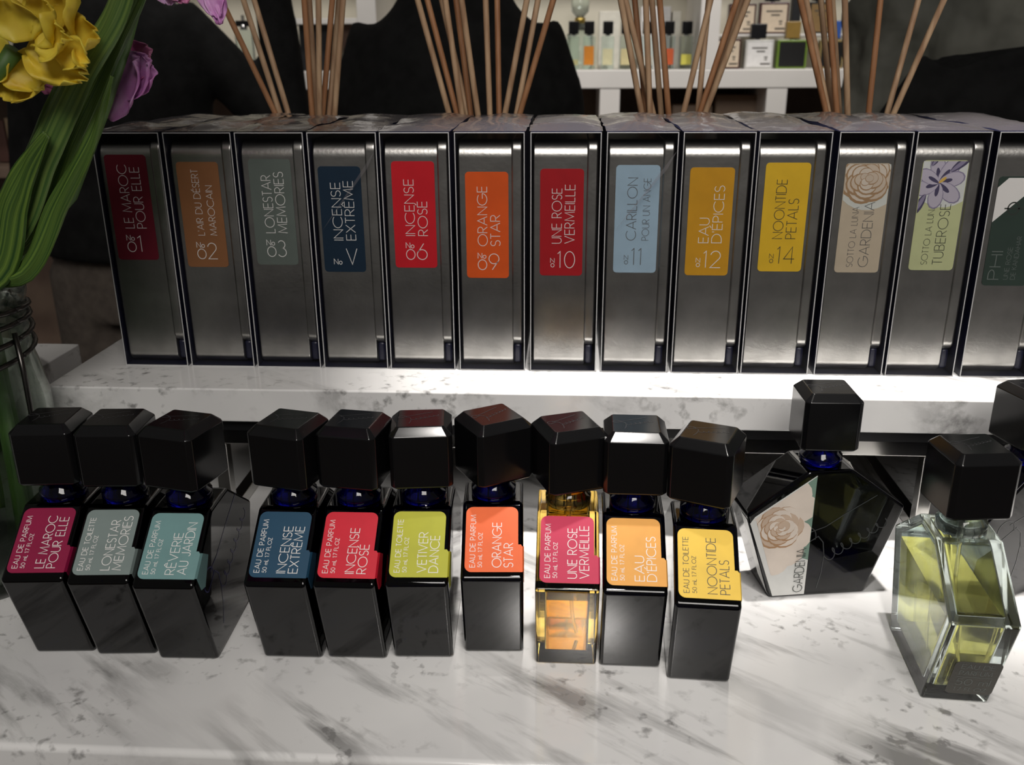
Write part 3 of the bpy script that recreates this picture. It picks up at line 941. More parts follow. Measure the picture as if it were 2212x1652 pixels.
P_, TO = 'EAU DE PARFUM', 'EAU DE TOILETTE'
BOT = [  # x, y, yaw, cap turn (relative to the line of sight), label colour, kind, line1, len, line2, len, ink, words
    (-0.2350, -0.1026, 0.070, 27, (0.26, 0.006, 0.050), P_, 'LE MAROC', .80, 'POUR ELLE', .78, 'ink_white', 'maroon label, leftmost bottle on the counter'),
    (-0.2040, -0.1029, 0.065, 25, (0.20, 0.25, 0.24), TO, 'LONESTAR', .76, 'MEMORIES', .82, 'ink_white', 'grey label'),
    (-0.1715, -0.1049, 0.027, 38, (0.16, 0.30, 0.30), P_, 'R\u00caVERIE', .62, 'AU JARDIN', .78, 'ink_white', 'grey teal label'),
    (-0.1213, -0.1011, 0.014, 32, (0.012, 0.060, 0.115), P_, 'INCENSE', .70, 'EXTR\u00caME', .70, 'ink_white', 'navy blue label'),
    (-0.0902, -0.1000, 0.011, 22, (0.62, 0.012, 0.032), P_, 'INCENSE', .68, 'ROS\u00c9', .43, 'ink_white', 'bright red label'),
    (-0.0592, -0.0977, 0.042, 3, (0.46, 0.46, 0.030), TO, 'VETIVER', .60, 'DANCE', .55, 'ink_white', 'lime green label'),
    (-0.0260, -0.0916, 0.050, -27, (0.82, 0.125, 0.018), P_, 'ORANGE', .68, 'STAR', .36, 'ink_white', 'orange label'),
    (0.0101, -0.0991, 0.0, -22, (0.55, 0.012, 0.070), P_, 'UNE ROSE', .74, 'VERMEILLE', .78, 'ink_white', 'raspberry label'),
    (0.0404, -0.0998, -0.013, -4, (0.78, 0.36, 0.060), P_, 'EAU', .36, "D'\u00c9PICES", .65, 'ink_white', 'pale orange label'),
    (0.0724, -0.1085, -0.05, 12.6, (0.85, 0.56, 0.060), TO, 'NOONTIDE', .80, 'PETALS', .48, 'ink_dark', 'yellow label'),
]


def los(x, y):
    return math.atan2(CAM.x - x, y - CAM.y)


for i, (x, y, yaw, ct_, col, kind, l1, n1, l2, n2, ink, words) in enumerate(BOT):
    beta = los(x, y) - R(ct_)
    if i == 7:
        t = make_bottle('perfume_bottle', x, y, yaw, beta, 'amber glass bottle with black cap and a ' + words, M['amber_glass'], True, M['amber_liquid'])
    else:
        t = make_bottle('perfume_bottle', x, y, yaw, beta, 'blue-black glass bottle with a ' + words, M['blue_glass'])
    front_label(t, col, kind, l1, n1, l2, n2, ink)
    if i == 2:
        side_mark(t, M['mark_blue'], 1, 0.046)

# turned bottle showing its broad face with the blossom label
bx, by, byaw = 0.1414, -0.046, 0.166
g = make_bottle('perfume_bottle', bx, by, byaw - R(90), los(bx, by) + R(17.5), 'dark blue pentagon bottle showing its broad face with a white blossom label', M['blue_glass'])
# in this bottle's frame the broad face looks along -x... after the quarter turn +x(local)->-y(world)
fx = T / 2
FG = lambda a, z, l=0.0: (fx + 0.0001 + l, a, z)
xr = -0.14 * S
roof = lambda a: H1 + (a + W1) * math.tan(R(36))
poly = [(-0.47 * S, 0.0015), (xr, 0.0015), (xr, roof(xr) - 0.0052), (-W1 + 0.0045, H1 - 0.0012), (-W1 + 0.0022, H1 - 0.0048)]
mb = MB()
mb.prism(poly, lambda p, k: FG(p[0], p[1], k), 0.0, 0.00015)
LFv = lambda d, xx, l=0.0: (xx, -S / 2 - d * math.cos(R(72)) - l, d * math.sin(R(72)))
mb.add([LFv(0.003, fx - 0.001, 0.0002), LFv(0.050, fx - 0.001, 0.0002), LFv(0.050, fx - 0.010, 0.0002), LFv(0.010, fx - 0.010, 0.0002)], [(0, 1, 2, 3)])
lab = mb.build('label', flat((0.60, 0.60, 0.58), 0.3), g)
pr = MB()
gr = clip_poly([(-0.34 * S, 0.50 * S), (xr, 0.42 * S), (xr, roof(xr) - 0.0056), (-0.36 * S, roof(-0.36 * S) - 0.0056)], -1, xr, 0, 1)
pr.add([FG(p[0], p[1], 0.00020) for p in gr], [tuple(range(len(gr)))], 4)
cx, cy = -0.47 * S, 0.80 * S
lift = 0.00021


def putg(poly, lift, mi):
    q = clip_poly(poly, -1, xr - 0.0002, 0.001, 1)
    # keep inside the label: left slanted edge and roof
    q2 = []
    for a, z in q:
        a = max(a, -S / 2 - z * math.tan(R(18)) + 0.0042)
        z = min(z, roof(a) - 0.0056)
        q2.append((a, z))
    if len(q2) > 2:
        pr.add([FG(p[0], p[1], lift) for p in q2], [tuple(range(len(q2)))], mi)


for k, (ox, oy, rr) in enumerate(((0.10, 0.34, 0.20), (0.20, 0.20, 0.17), (0.16, -0.1, 0.19), (0.10, -0.28, 0.18), (-0.02, -0.40, 0.15), (0.02, 0.10, 0.24), (-0.1, 0.1, 0.22), (-0.08, -0.12, 0.22), (0.05, 0.28, 0.17))):
    putg(arc(cx + ox * S, cy + oy * S, rr * S, rr * S * 0.9, 0, 360, 16)[:-1], lift, 1); lift += 0.000006
for Lr in range(5):
    rr = S * (0.24 - 0.045 * Lr)
    npet = 6 - (Lr > 2)
    for k in range(npet):
        a = 360 * k / npet + Lr * 31
        c2 = (cx + rr * 0.45 * math.cos(R(a)), cy + rr * 0.45 * math.sin(R(a)))
        putg(arc(c2[0], c2[1], rr * 0.60, rr * 0.56, 0, 360, 14)[:-1], lift, 2)
        putg(arc(c2[0] + 0.03 * rr, c2[1] + 0.03 * rr, rr * 0.57, rr * 0.51, 0, 360, 14)[:-1], lift + 0.000004, 1 if k % 2 else 3)
        lift += 0.000008
pr.build('flower_print', [flat((0.6, 0.6, 0.58)), flat((0.64, 0.56, 0.49)), flat((0.36, 0.21, 0.11)), flat((0.50, 0.38, 0.29)), flat((0.16, 0.25, 0.20))], lab)
tx_ = MB()
letter(tx_, 'GARDENIA', (xr - 0.0018, 0.0035), 0.0050, 0.0262, lambda a, z: FG(a, z, 0.0008), 0.075)
tx_.build('lettering', M['ink_dark'], lab)
mb = MB()
for pl in script_mark(7):
    pts = [((p[0] - 0.10) * 0.043 - 0.004, (p[1]) * 0.046 + 0.022) for p in pl]
    mb.ribbon(pts, 0.0005, lambda a, z: FG(a, z, 0.00005))
mb.build('signature', M['mark_dark'], g)

# clear bottle at the right
bx, by, byaw = 0.1852, -0.1166, -0.066
c12 = make_bottle('perfume_bottle', bx, by, byaw, los(bx, by) + R(31), 'clear aqua glass perfume bottle half full of yellow perfume, black cap', M['clear_glass'], True, M['yellow_liquid'])
LF = low_facet()
mb = MB()
rect = round_rect(-T / 2 + 0.0085, T / 2 - 0.0005, 0.0058, 0.0285, 0.0024)
mb.prism(rect[::-1], lambda p, k: LF(p[0], p[1], k), 0.00005, 0.0002)
st = mb.build('sticker', flat((0.055, 0.052, 0.042), 0.35), c12)
tx_ = MB()
fo = lambda x, y: LF(x, y, 0.0003)
letter(tx_, 'EAU DE', (-T / 2 + 0.0115, 0.0240), 0.0028, 0.0135, fo, 0.08, up=False)
letter(tx_, 'PARFUM', (-T / 2 + 0.0115, 0.0195), 0.0028, 0.0135, fo, 0.08, up=False)
letter(tx_, '50 ml', (-T / 2 + 0.0115, 0.0125), 0.0042, 0.0140, fo, 0.06, up=False)
letter(tx_, '1.7 FL.OZ', (-T / 2 + 0.0115, 0.0082), 0.0024, 0.0135, fo, 0.08, up=False)
tx_.ribbon([(-T / 2 + 0.011, 0.0182), (T / 2 - 0.003, 0.0182)], 0.0002, fo)
tx_.build('lettering', M['ink_dim'], st)
# paper label on its far broad side
mb = MB()
mb.prism([(-W1 + 0.004, H1 - 0.002), (-0.2 * S, 0.3 * S), (0.2 * S, 0.4 * S), (0.1 * S, 1.0 * S), (-0.15 * S, 1.25 * S)], lambda p, k: (k, p[0], p[1]), T / 2 + 0.0001, T / 2 + 0.0003)
mb.build('side_label', flat((0.30, 0.22, 0.07)), c12)

# dark bottle behind it, cut by the picture edge
b13 = make_bottle('perfume_bottle', 0.2480, -0.0400, R(-62), los(0.248, -0.04) - R(48), 'dark blue bottle behind the clear one, cut by the right edge', M['blue_glass'])
side_mark(b13, M['mark_dark'], 1, 0.045)

# ------------------------------------------------------------------ reed diffusers behind the tins
YD = 0.232
REEDS = [
    ('leftmost diffuser', [(478, 595), (526, 605), (549, 623), (657, 674), (668, 684), (688, 690), (718, 697), (732, 711), (741, 723)]),
    ('second diffuser from the left', [(902, 970), (923, 987), (954, 1010), (962, 998), (985, 1017), (997, 1032), (1049, 1058), (1074, 1078), (1138, 1091), (1162, 1116), (1195, 1123)]),
    ('third diffuser from the left', [(1341, 1386), (1351, 1411), (1371, 1396), (1395, 1404), (1408, 1428), (1425, 1444), (1535, 1476), (1531, 1507), (1592, 1511), (1601, 1520), (1615, 1523)]),
    ('rightmost diffuser', [(1729, 1785), (1741, 1790), (1773, 1796), (1790, 1808), (1798, 1813), (1825, 1831), (1902, 1876), (1984, 1916), (2039, 1930)]),
]
ORD = ['first', 'second', 'third', 'fourth', 'fifth', 'sixth', 'seventh', 'eighth', 'ninth', 'tenth', 'eleventh']
for gi, (nm, rl) in enumerate(REEDS):
    xs = [at(b, 246, YD).x for a, b in rl]
    cx = (min(xs) + max(xs)) / 2
    d = empty('reed_diffuser', (cx, YD, ZS), 0, 'glass ' + nm + ' standing behind the tins', 'diffuser', 'reed diffusers behind the tins')
    mb = MB()
    rr = [(-0.034, 0.034), ]
    def ring(h_, z): return [(-h_, -h_, z), (h_, -h_, z), (h_, h_, z), (-h_, h_, z)]
    hh = 0.032
    mb.box(-hh, hh, -hh, hh, 0, 0.072)
    mb.box(-hh + 0.004, hh - 0.004, -hh + 0.004, hh - 0.004, 0.004, 0.070)
    ob = mb.build('glass_body', M['diff_glass'], d, bevel=0.003)
    MB().lathe([(0.0315, 0.072), (0.0315, 0.084), (0.0285, 0.084), (0.0285, 0.0725)], n=28, close=True).build('collar', M['silver'], d, smooth=False)
    for k, (a, b) in enumerate(rl):
        dy = ((k * 7) % 5 - 2) * 0.0042
        Yk = YD + dy
        p1 = at(b, 246, Yk)
        p0 = at(a, 0, Yk + dy * 1.2)
        dirv = (p0 - p1).normalized()
        top_ = p0 + dirv * (0.05 + 0.02 * ((k * 3) % 4))
        bot = p1 - dirv * ((p1.z - (ZS + 0.012)) / dirv.z)
        # keep the foot inside the vessel
        bot.x = min(max(bot.x, cx - 0.025), cx + 0.025)
        bot.y = min(max(bot.y, YD - 0.025), YD + 0.025)
        r_ = MB().tube([bot, p1, p0, top_], 0.0022, 8).build('reed', M['reed_dark'] if (k * 5 + gi) % 3 == 0 else M['reed'], None, smooth=True)
        tag(r_, 'wooden reed, %s from the left in the %s' % (ORD[k], nm), 'reed', 'reeds in the ' + nm)

# ------------------------------------------------------------------ flower jar and flowers at the left
JX, JY = -0.322, -0.052
jar = empty('glass_jar', (JX, JY, ZC), 0, 'clear glass flower jar with a wire-bound neck at the left edge', 'jar')
prof = [(0.046, 0.0), (0.050, 0.006), (0.0505, 0.06), (0.050, 0.10), (0.047, 0.118), (0.0455, 0.124), (0.0455, 0.150), (0.0475, 0.156), (0.0475, 0.162), (0.0445, 0.164),
        (0.0425, 0.160), (0.0425, 0.124), (0.046, 0.10), (0.0465, 0.06), (0.046, 0.010), (0.040, 0.006), (0.0001, 0.006), (0.0001, 0.0)]
MB().lathe(prof, n=48, close=True).build('glass_body', M['jar_glass'], jar, smooth=True)
for j, (z, rr) in enumerate(((0.126, 0.0470), (0.133, 0.0472), (0.140, 0.0470), (0.147, 0.0472))):
    MB().tube([(rr * math.cos(R(a)), rr * math.sin(R(a)), z + 0.004 * math.sin(R(a * 1 + j * 40))) for a in range(0, 361, 10)], 0.0014, 6).build('neck_wire', M['wire'], jar, smooth=True)
MB().tube([(0.048, -0.005, 0.140), (0.052, -0.01, 0.12), (0.053, -0.012, 0.09), (0.0515, -0.012, 0.06)], 0.0014, 6).build('bail_wire', M['wire'], jar, smooth=True)


def blade(name, mat, parent, pts, width, fold=0.25, twist=0.0, face=None):
    """long leaf: folded ribbon along a smooth path"""
    P = [Vector(p) for p in pts]
    # Catmull-Rom resample
    Q = []
    for i in range(len(P) - 1):
        p0, p1, p2, p3 = P[max(i - 1, 0)], P[i], P[i + 1], P[min(i + 2, len(P) - 1)]
        for k in range(8):
            t = k / 8
            Q.append(0.5 * ((2 * p1) + (p2 - p0) * t + (2 * p0 - 5 * p1 + 4 * p2 - p3) * t * t + (3 * p1 - p0 - 3 * p2 + p3) * t ** 3))
    Q.append(P[-1])
    n = len(Q)
    mb = MB()
    def fn(u, v):
        i = min(int(round(v * (n - 1))), n - 1)
        t = (Q[min(i + 1, n - 1)] - Q[max(i - 1, 0)]).normalized()
        f = Vector(face or (0.1, -1, 0.15))
        side = t.cross(f).normalized()
        nn = side.cross(t).normalized()
        a = twist * v
        side, nn = side * math.cos(a) + nn * math.sin(a), nn * math.cos(a) - side * math.sin(a)
        wd = width(v) if callable(width) else width
        x = (u - 0.5) * 2
        return Q[i] + side * (x * wd) + nn * (-abs(x) * wd * fold + 0.0006 * math.sin(v * 25 + x * 4)) 
    mb.grid(fn, 8, n - 1)
    o = mb.build(name, mat, parent, smooth=True)
    uv = o.data.uv_layers.new(name='UVMap')
    k0 = len(name) * 0.37 + pts[2][0] * 40
    for lp_ in o.data.loops:
        uv.data[lp_.index].uv = (k0 + (lp_.vertex_index % 9) / 8, k0 + (lp_.vertex_index // 9) / (n - 1))
    so = o.modifiers.new('thick', 'SOLIDIFY')
    so.thickness = 0.0006
    return o


def petal(parent, mat, org, dirv, nrm, L, Wd, cup=0.3, ruffle=0.12, seed=0, curl=0.5):
    """ruffled petal growing from org along dirv, facing nrm"""
    dv = Vector(dirv).normalized()
    nv = Vector(nrm)
    nv = (nv - dv * nv.dot(dv)).normalized()
    sv = dv.cross(nv)
    mb = MB()
    def fn(u, v):
        x = (u - 0.5) * 2
        wv = math.sin(math.pi * min(1, 0.12 + 0.80 * v)) ** 0.7
        ed = max(abs(x), v) ** 3
        rf = ruffle * L * ed * (math.sin(x * 9 + v * 7 + seed) * 0.5 + noise.noise(Vector((x * 2.2 + seed, v * 3.1, seed))) * 1.0)
        vv = v * (1 - 0.10 * x * x)
        return Vector(org) + dv * (L * vv) + sv * (x * Wd * wv) + nv * (-cup * Wd * (1 - x * x) * math.sin(v * 2.2) + curl * L * 0.35 * v * v + rf)
    mb.grid(fn, 14, 14)
    o = mb.build('petal', mat, parent, smooth=True)
    so = o.modifiers.new('thick', 'SOLIDIFY')
    so.thickness = 0.0005
    return o


def A_(px, py, Y): return at(px, py, Y)


mouth = Vector((JX, JY, ZC + 0.155))
foot = lambda dx, dy: (JX + dx, JY + dy, ZC + 0.012)
# gladiolus with the broad sword leaves
gl = empty('gladiolus', foot(0.0, 0.0), 0, 'purple gladiolus with broad green sword leaves leaning over the tins', 'flower')
def loc(p): return Vector(p) - Vector(gl.location)
def lp(*ps): return [loc(p) for p in ps]
wid = lambda a, b, c: (lambda v: a + (b - a) * min(1, v * 2.2) if v < 0.45 else b + (c - b) * (v - 0.45) / 0.55)
blade('leaf', M['leaf'], gl, lp((JX + 0.005, JY + 0.01, ZC + 0.03), mouth + Vector((0.012, 0.012, 0)), A_(50, 500, -0.045), A_(135, 300, -0.045), A_(215, 130, -0.047), A_(285, -20, -0.05), A_(330, -140, -0.05)), wid(0.006, 0.0088, 0.005), 0.35)
blade('leaf', M['leaf2'], gl, lp((JX - 0.01, JY + 0.0, ZC + 0.03), mouth + Vector((-0.015, 0.0, 0)), A_(5, 520, -0.055), A_(85, 340, -0.055), A_(165, 170, -0.058), A_(245, 30, -0.06), A_(290, -120, -0.06)), wid(0.006, 0.0080, 0.0045), 0.35)
blade('leaf', M['leaf'], gl, lp((JX + 0.01, JY - 0.01, ZC + 0.03), mouth + Vector((0.016, -0.004, 0)), A_(48, 590, -0.060), A_(122, 440, -0.060), A_(185, 320, -0.060), A_(218, 235, -0.058), A_(243, 165, -0.055)), wid(0.004, 0.0055, 0.0006), 0.45)
blade('leaf', M['leaf2'], gl, lp((JX - 0.02, JY + 0.01, ZC + 0.03), mouth + Vector((-0.02, 0.015, 0)), A_(-15, 560, -0.035), A_(40, 400, -0.035), A_(90, 270, -0.035), A_(120, 190, -0.035), A_(134, 125, -0.035)), wid(0.005, 0.005, 0.0005), 0.4)
blade('leaf', M['leaf'], gl, lp((JX - 0.02, JY - 0.012, ZC + 0.03), mouth + Vector((-0.025, -0.01, 0)), A_(-40, 600, -0.062), A_(20, 440, -0.062), A_(60, 350, -0.062), A_(100, 290, -0.062)), wid(0.006, 0.010, 0.002), 0.35)
# flower stalk: dark, runs up along the leaves
st_pts = lp((JX + 0.02, JY + 0.02, ZC + 0.02), mouth + Vector((0.02, 0.02, 0)), A_(150, 420, -0.030), A_(225, 220, -0.030), A_(268, 90, -0.033), A_(310, -60, -0.035), A_(335, -160, -0.035))
MB().tube(st_pts, [0.004, 0.004, 0.0042, 0.004, 0.0038, 0.003, 0.002], 10).build('stem', M['stem'], gl, smooth=True)
for (px, py, dx, dz, L, Wd, sd, mt, Y) in (
        (225, 250, 0.62, 0.82, 0.036, 0.010, 1, 'purple_petal', -0.026), (240, 190, 0.85, 0.55, 0.026, 0.012, 2, 'purple_petal', -0.024), (255, 165, 0.95, 0.10, 0.020, 0.011, 4, 'purple_petal', -0.022),
        (262, 150, 0.80, 0.50, 0.019, 0.010, 9, 'pink_petal', -0.020),
        (118, 205, 0.10, 0.95, 0.022, 0.009, 5, 'pink_petal', -0.022), (150, 200, -0.35, 0.9, 0.022, 0.009, 7, 'pink_petal', -0.020), (130, 160, 0.3, 0.8, 0.012, 0.008, 6, 'pink_petal', -0.018)):
    petal(gl, M[mt], loc(A_(px, py, Y)), (dx, -0.05, dz), (0.1, -1, 0.2), L, Wd, 0.3, 0.16, sd, 0.3)
for (px, py, dx, dz, L, Wd, sd, mt) in ((440, -40, 0.35, -0.9, 0.017, 0.006, 3, 'purple_petal'), (460, -35, 0.1, -1, 0.018, 0.005, 8, 'purple_petal'), (360, -45, 0.0, -1, 0.011, 0.008, 11, 'purple_petal'),
                                        (385, -45, 0.2, -1, 0.0105, 0.008, 13, 'pink_petal'), (400, -60, 0.8, 0.3, 0.02, 0.009, 14, 'purple_petal'), (400, -60, -0.6, 0.6, 0.02, 0.009, 15, 'purple_petal')):
    petal(gl, M[mt], loc(A_(px, py, -0.036)), (dx, -0.1, dz), (0.1, -1, 0.2), L, Wd, 0.3, 0.16, sd, 0.2)
MB().tube(lp(A_(310, -60, -0.035), A_(360, -70, -0.036), A_(420, -60, -0.036)), [0.0025, 0.002, 0.0015], 8).build('flower_stalk', M['stem'], gl, smooth=True)

# the spikes go on above the picture: more florets and leaves
for k, (x, y, z) in enumerate(((-0.22, -0.20, 0.33), (-0.27, -0.08, 0.36), (-0.17, -0.13, 0.36), (-0.23, -0.02, 0.40), (-0.14, -0.05, 0.42), (-0.20, -0.26, 0.40), (-0.24, -0.28, 0.33), (-0.15, -0.20, 0.31), (-0.28, -0.24, 0.36), (-0.17, -0.28, 0.36))):
    c0 = Vector((x, y, ZS + z))
    MB().tube(lp(mouth + Vector((0.008 * (k % 3 - 1), 0.008 * (k % 2), 0)), mouth.lerp(c0, 0.5) + Vector((-0.02, 0, 0.06)), c0), [0.003, 0.003, 0.002], 8).build('stem', M['stem'], gl, smooth=True)
    for j in range(5):
        a = R(72 * j + k * 25)
        petal(gl, M[('purple_petal', 'pink_petal')[k % 2]], loc(c0), (math.cos(a), math.sin(a), 0.35), (0, 0, 1), 0.042, 0.019, 0.3, 0.15, k * 5 + j, 0.3)
# yellow flower in front
yf = empty('yellow_flower', foot(-0.022, -0.015), 0, 'ruffled yellow flower at the top left corner', 'flower')
def loc(p): return Vector(p) - Vector(yf.location)
YC = A_(70, 95, -0.075)
MB().tube([loc(p) for p in ((JX - 0.022, JY - 0.015, ZC + 0.012), mouth + Vector((-0.03, -0.015, 0)), A_(-80, 350, -0.068), A_(-20, 180, -0.07), A_(30, 110, -0.072))], [0.0035, 0.0035, 0.0033, 0.003, 0.004], 10).build('stem', M['stem'], yf, smooth=True)
for k, (px, py, dx, dz, ny, L, Wd, Y) in enumerate((
        (85, 80, 0.75, 0.65, 0.5, 0.030, 0.014, -0.066), (90, 90, 0.97, 0.10, 0.4, 0.028, 0.013, -0.068), (60, 95, 0.85, -0.5, 0.2, 0.029, 0.011, -0.078), (40, 110, 0.35, -0.85, 0.3, 0.018, 0.014, -0.070),
        (30, 60, -0.5, 0.8, 0.4, 0.030, 0.014, -0.068), (20, 100, -0.9, -0.3, 0.3, 0.028, 0.013, -0.070), (95, 60, 0.25, 0.95, 0.6, 0.026, 0.013, -0.070), (60, 75, 0.55, 0.45, 0.9, 0.020, 0.012, -0.080),
        (50, 90, -0.1, 0.8, 0.9, 0.018, 0.011, -0.084), (75, 95, 0.9, 0.15, 0.9, 0.018, 0.010, -0.084), (35, 125, -0.3, -0.9, 0.3, 0.020, 0.014, -0.068), (120, 95, 0.75, -0.45, 0.3, 0.016, 0.008, -0.082))):
    petal(yf, M['yellow_petal'], loc(A_(px, py, Y)), (dx, -0.25 * ny, dz), (-0.3 * dx, -1, 0.35), L, Wd, 0.45, 0.22, k * 1.7, 0.6)

# extra stalks standing in the jar
for k, (dx, dy, lean) in enumerate(((0.015, -0.02, 0.01), (-0.012, -0.025, -0.01), (0.028, 0.0, 0.012))):
    s_ = MB().tube([(JX + dx, JY + dy, ZC + 0.01), (JX + dx * 0.9 + lean * 0.4, JY + dy * 0.8, ZC + 0.09), (JX + dx * 0.6 + lean, JY + dy * 0.4, ZC + 0.175), (JX + dx * 0.7 + lean * 2.0, JY + dy * 0.2, ZC + 0.205)], [0.0042, 0.004, 0.0036, 0.003], 10).build('flower_stalk', M['stem_pale'] if k == 0 else M['stem'], None, smooth=True)
    tag(s_, ['thick pale green stalk inside the glass jar', 'dark green stalk at the left inside the glass jar', 'green stalk against the right wall of the glass jar'][k], 'stalk', 'stalks in the jar')

# ------------------------------------------------------------------ white shelving at the back
YB = 1.90
def Z_(py, px=1500): return at(px, py, YB).z
def X_(px, py=120): return at(px, py, YB).x
sh = empty('wall_shelving', (0, 0, 0), 0, 'white shelving unit stocked with perfume along the back wall', 'shelving')
zb1, zb0 = Z_(150), Z_(191)
MB().box(-1.75, 1.45, YB, YB + 0.30, zb0, zb1).build('shelf_board', M['white_board'], sh, bevel=0.003)
MB().box(-1.75, 1.45, YB, YB + 0.30, zb0 + 0.52, zb1 + 0.52).build('shelf_board', M['white_board'], sh, bevel=0.003)
MB().box(-1.75, 1.45, YB, YB + 0.30, 0.0, 0.10).build('plinth', M['white_board'], sh, bevel=0.003)
MB().box(-1.75, 1.45, YB + 0.30, YB + 0.32, zb1, zb1 + 0.52).build('upper_back_panel', M['cream_back'], sh)
MB().box(-1.75, 1.45, YB + 0.30, YB + 0.32, 0.10, zb0).build('lower_back_panel', M['brown_back'], sh)
for px in (1530, 796, 150):
    x = X_(px)
    MB().box(x - 0.024, x + 0.024, YB + 0.002, YB + 0.30, zb1, zb0 + 0.52).build('upper_divider', M['white_board'], sh, bevel=0.002)
for px in (1317, 1677):
    x = X_(px, 220)
    MB().box(x - 0.025, x + 0.025, YB + 0.002, YB + 0.30, 0.10, zb0).build('lower_divider', M['white_board'], sh, bevel=0.002)
# glass step at the right carrying the second tier
xl, xr2 = X_(1555), X_(1960)
MB().box(xl, xr2, YB + 0.13, YB + 0.28, Z_(72) - 0.006, Z_(72)).build('inner_step', M['white_board'], sh, bevel=0.001)


def slim_bottle(px, ptop, liq, words, lev=0.5):
    p0, p1 = at(px, 150, YB + 0.06), at(px, 47, YB + 0.06)
    h = at(px, ptop, YB + 0.06).z - zb1
    t = empty('slim_bottle', (p0.x, YB + 0.06, zb1), 0, words, 'bottle', 'slim bottles on the back shelf')
    wv = 0.0155
    hb = h * 0.70
    mb = MB().box(-wv, wv, -wv, wv, 0, hb)
    mb.build('glass_body', M['clear_glass'], t, bevel=0.002)
    MB().box(-wv * 0.8, wv * 0.8, -wv - 0.0006, -wv - 0.0001, hb * 0.14, hb * lev).build('tinted_label', flat(liq), t)
    MB().lathe([(0.006, hb - 0.001), (0.006, hb + 0.005)], n=14).build('neck', M['silver'], t, smooth=True)
    MB().box(-0.0125, 0.0125, -0.0125, 0.0125, hb + 0.004, h).build('cap', M['cap'], t, bevel=0.0015)


for (px, liq, words, lev) in ((1238, (0.45, 0.42, 0.20), 'slim bottle partly hidden by the back of the person in black, on the back shelf', .3), (1271, (0.62, 0.22, 0.02), 'slim bottle of amber perfume on the back shelf', .70),
                              (1311, (0.66, 0.62, 0.38), 'slim bottle of pale perfume right of the amber one on the back shelf', .62), (1350, (0.64, 0.56, 0.30), 'slim bottle behind the leftmost reeds of the third diffuser', .62),
                              (1396, (0.62, 0.60, 0.52), 'slim clear bottle in the middle of the third diffuser reeds', .4), (1441, (0.55, 0.10, 0.03), 'slim bottle of red brown perfume on the back shelf', .62),
                              (1479, (0.62, 0.58, 0.10), 'slim bottle of yellow perfume, last before the upright', .45)):
    slim_bottle(px, 46, liq, words, lev)
for k, (a, b, tp, words) in enumerate(((1293, 1338, 24, 'tall cream carton behind the slim bottles, left one'), (1382, 1446, 14, 'tall white carton behind the slim bottles, widest one'), (1450, 1468, 24, 'narrow cream carton behind the slim bottles'))):
    x0, x1 = at(a, 100, YB + 0.15).x, at(b, 100, YB + 0.15).x
    o = MB().box(x0, x1, YB + 0.15, YB + 0.15 + 0.05, zb1, at(a, tp, YB + 0.15).z).build('carton', flat((0.74, 0.71, 0.62) if k != 1 else (0.76, 0.74, 0.73)), None, bevel=0.002)
    tag(o, words, 'carton', 'cartons behind the slim bottles')
# decanter with gold collar
p = at(1252, 100, YB + 0.17)
t = empty('decanter', (p.x, YB + 0.17, zb1), 0, 'tall glass decanter with a gold collar behind the slim bottles', 'decanter')
MB().lathe([(0.03, 0), (0.034, 0.01), (0.034, 0.085), (0.013, 0.100), (0.011, 0.112)], n=20).build('glass_body', M['clear_glass'], t, smooth=True)
MB().lathe([(0.013, 0.112), (0.014, 0.120), (0.013, 0.126)], n=20).build('collar', principled('gold', (0.5, 0.36, 0.1), 0.3, 1.0), t, smooth=True)
MB().lathe([(0.008, 0.126), (0.022, 0.140), (0.024, 0.165), (0.014, 0.185), (0.003, 0.19)], n=20).build('stopper', M['clear_glass'], t, smooth=True)


def square_bottle(px0, px1, ptop, pbot, Y, frame, face, words, capc=(0.01, 0.01, 0.012), cap=None, zbase=None, lines=True, bar=True):
    x0, x1 = at(px0, 100, Y).x, at(px1, 100, Y).x
    z0 = zbase
    z1 = at((px0 + px1) / 2, ptop, Y).z
    cx, hw, h = (x0 + x1) / 2, (x1 - x0) / 2, z1 - z0
    t = empty('square_bottle', (cx, Y, z0), 0, words, 'bottle', 'square bottles at the right of the back shelf')
    MB().box(-hw, hw, 0.0, 0.03, 0, h).build('glass_body', flat(frame, 0.2), t, bevel=0.002)
    lb = MB().box(-hw * 0.86, hw * 0.86, -0.0008, -0.0001, h * 0.07, h * 0.93).build('label', flat(face), t)
    if lines:
        mb = MB()
        for (u0, u1, v, th) in ((-0.55, 0.55, 0.72, 0.05), (-0.2, 0.4, 0.60, 0.05), (0.35, 0.6, 0.40, 0.05), (0.38, 0.58, 0.32, 0.04), (0.1, 0.8, 0.17, 0.06)):
            mb.box(hw * u0, hw * u1, -0.0011, -0.0008, h * (v - th / 2), h * (v + th / 2))
        mb.build('printed_lines', flat((0.08, 0.07, 0.06)), lb)
    if cap:
        c0, c1 = at(cap[0], 60, Y).x - cx, at(cap[1], 60, Y).x - cx
        zc0, zc1 = h + 0.003, at(px0, cap[2], Y).z - z0
        MB().lathe([(0.006, h - 0.001), (0.006, zc0 + 0.001)], (c0 + c1) / 2, 0.015, n=14).build('neck', M['silver'], t, smooth=True)
        MB().box(c0, c1, 0.003, 0.027, zc0, zc1).build('cap', flat(capc, 0.25), t, bevel=0.002)
    return t


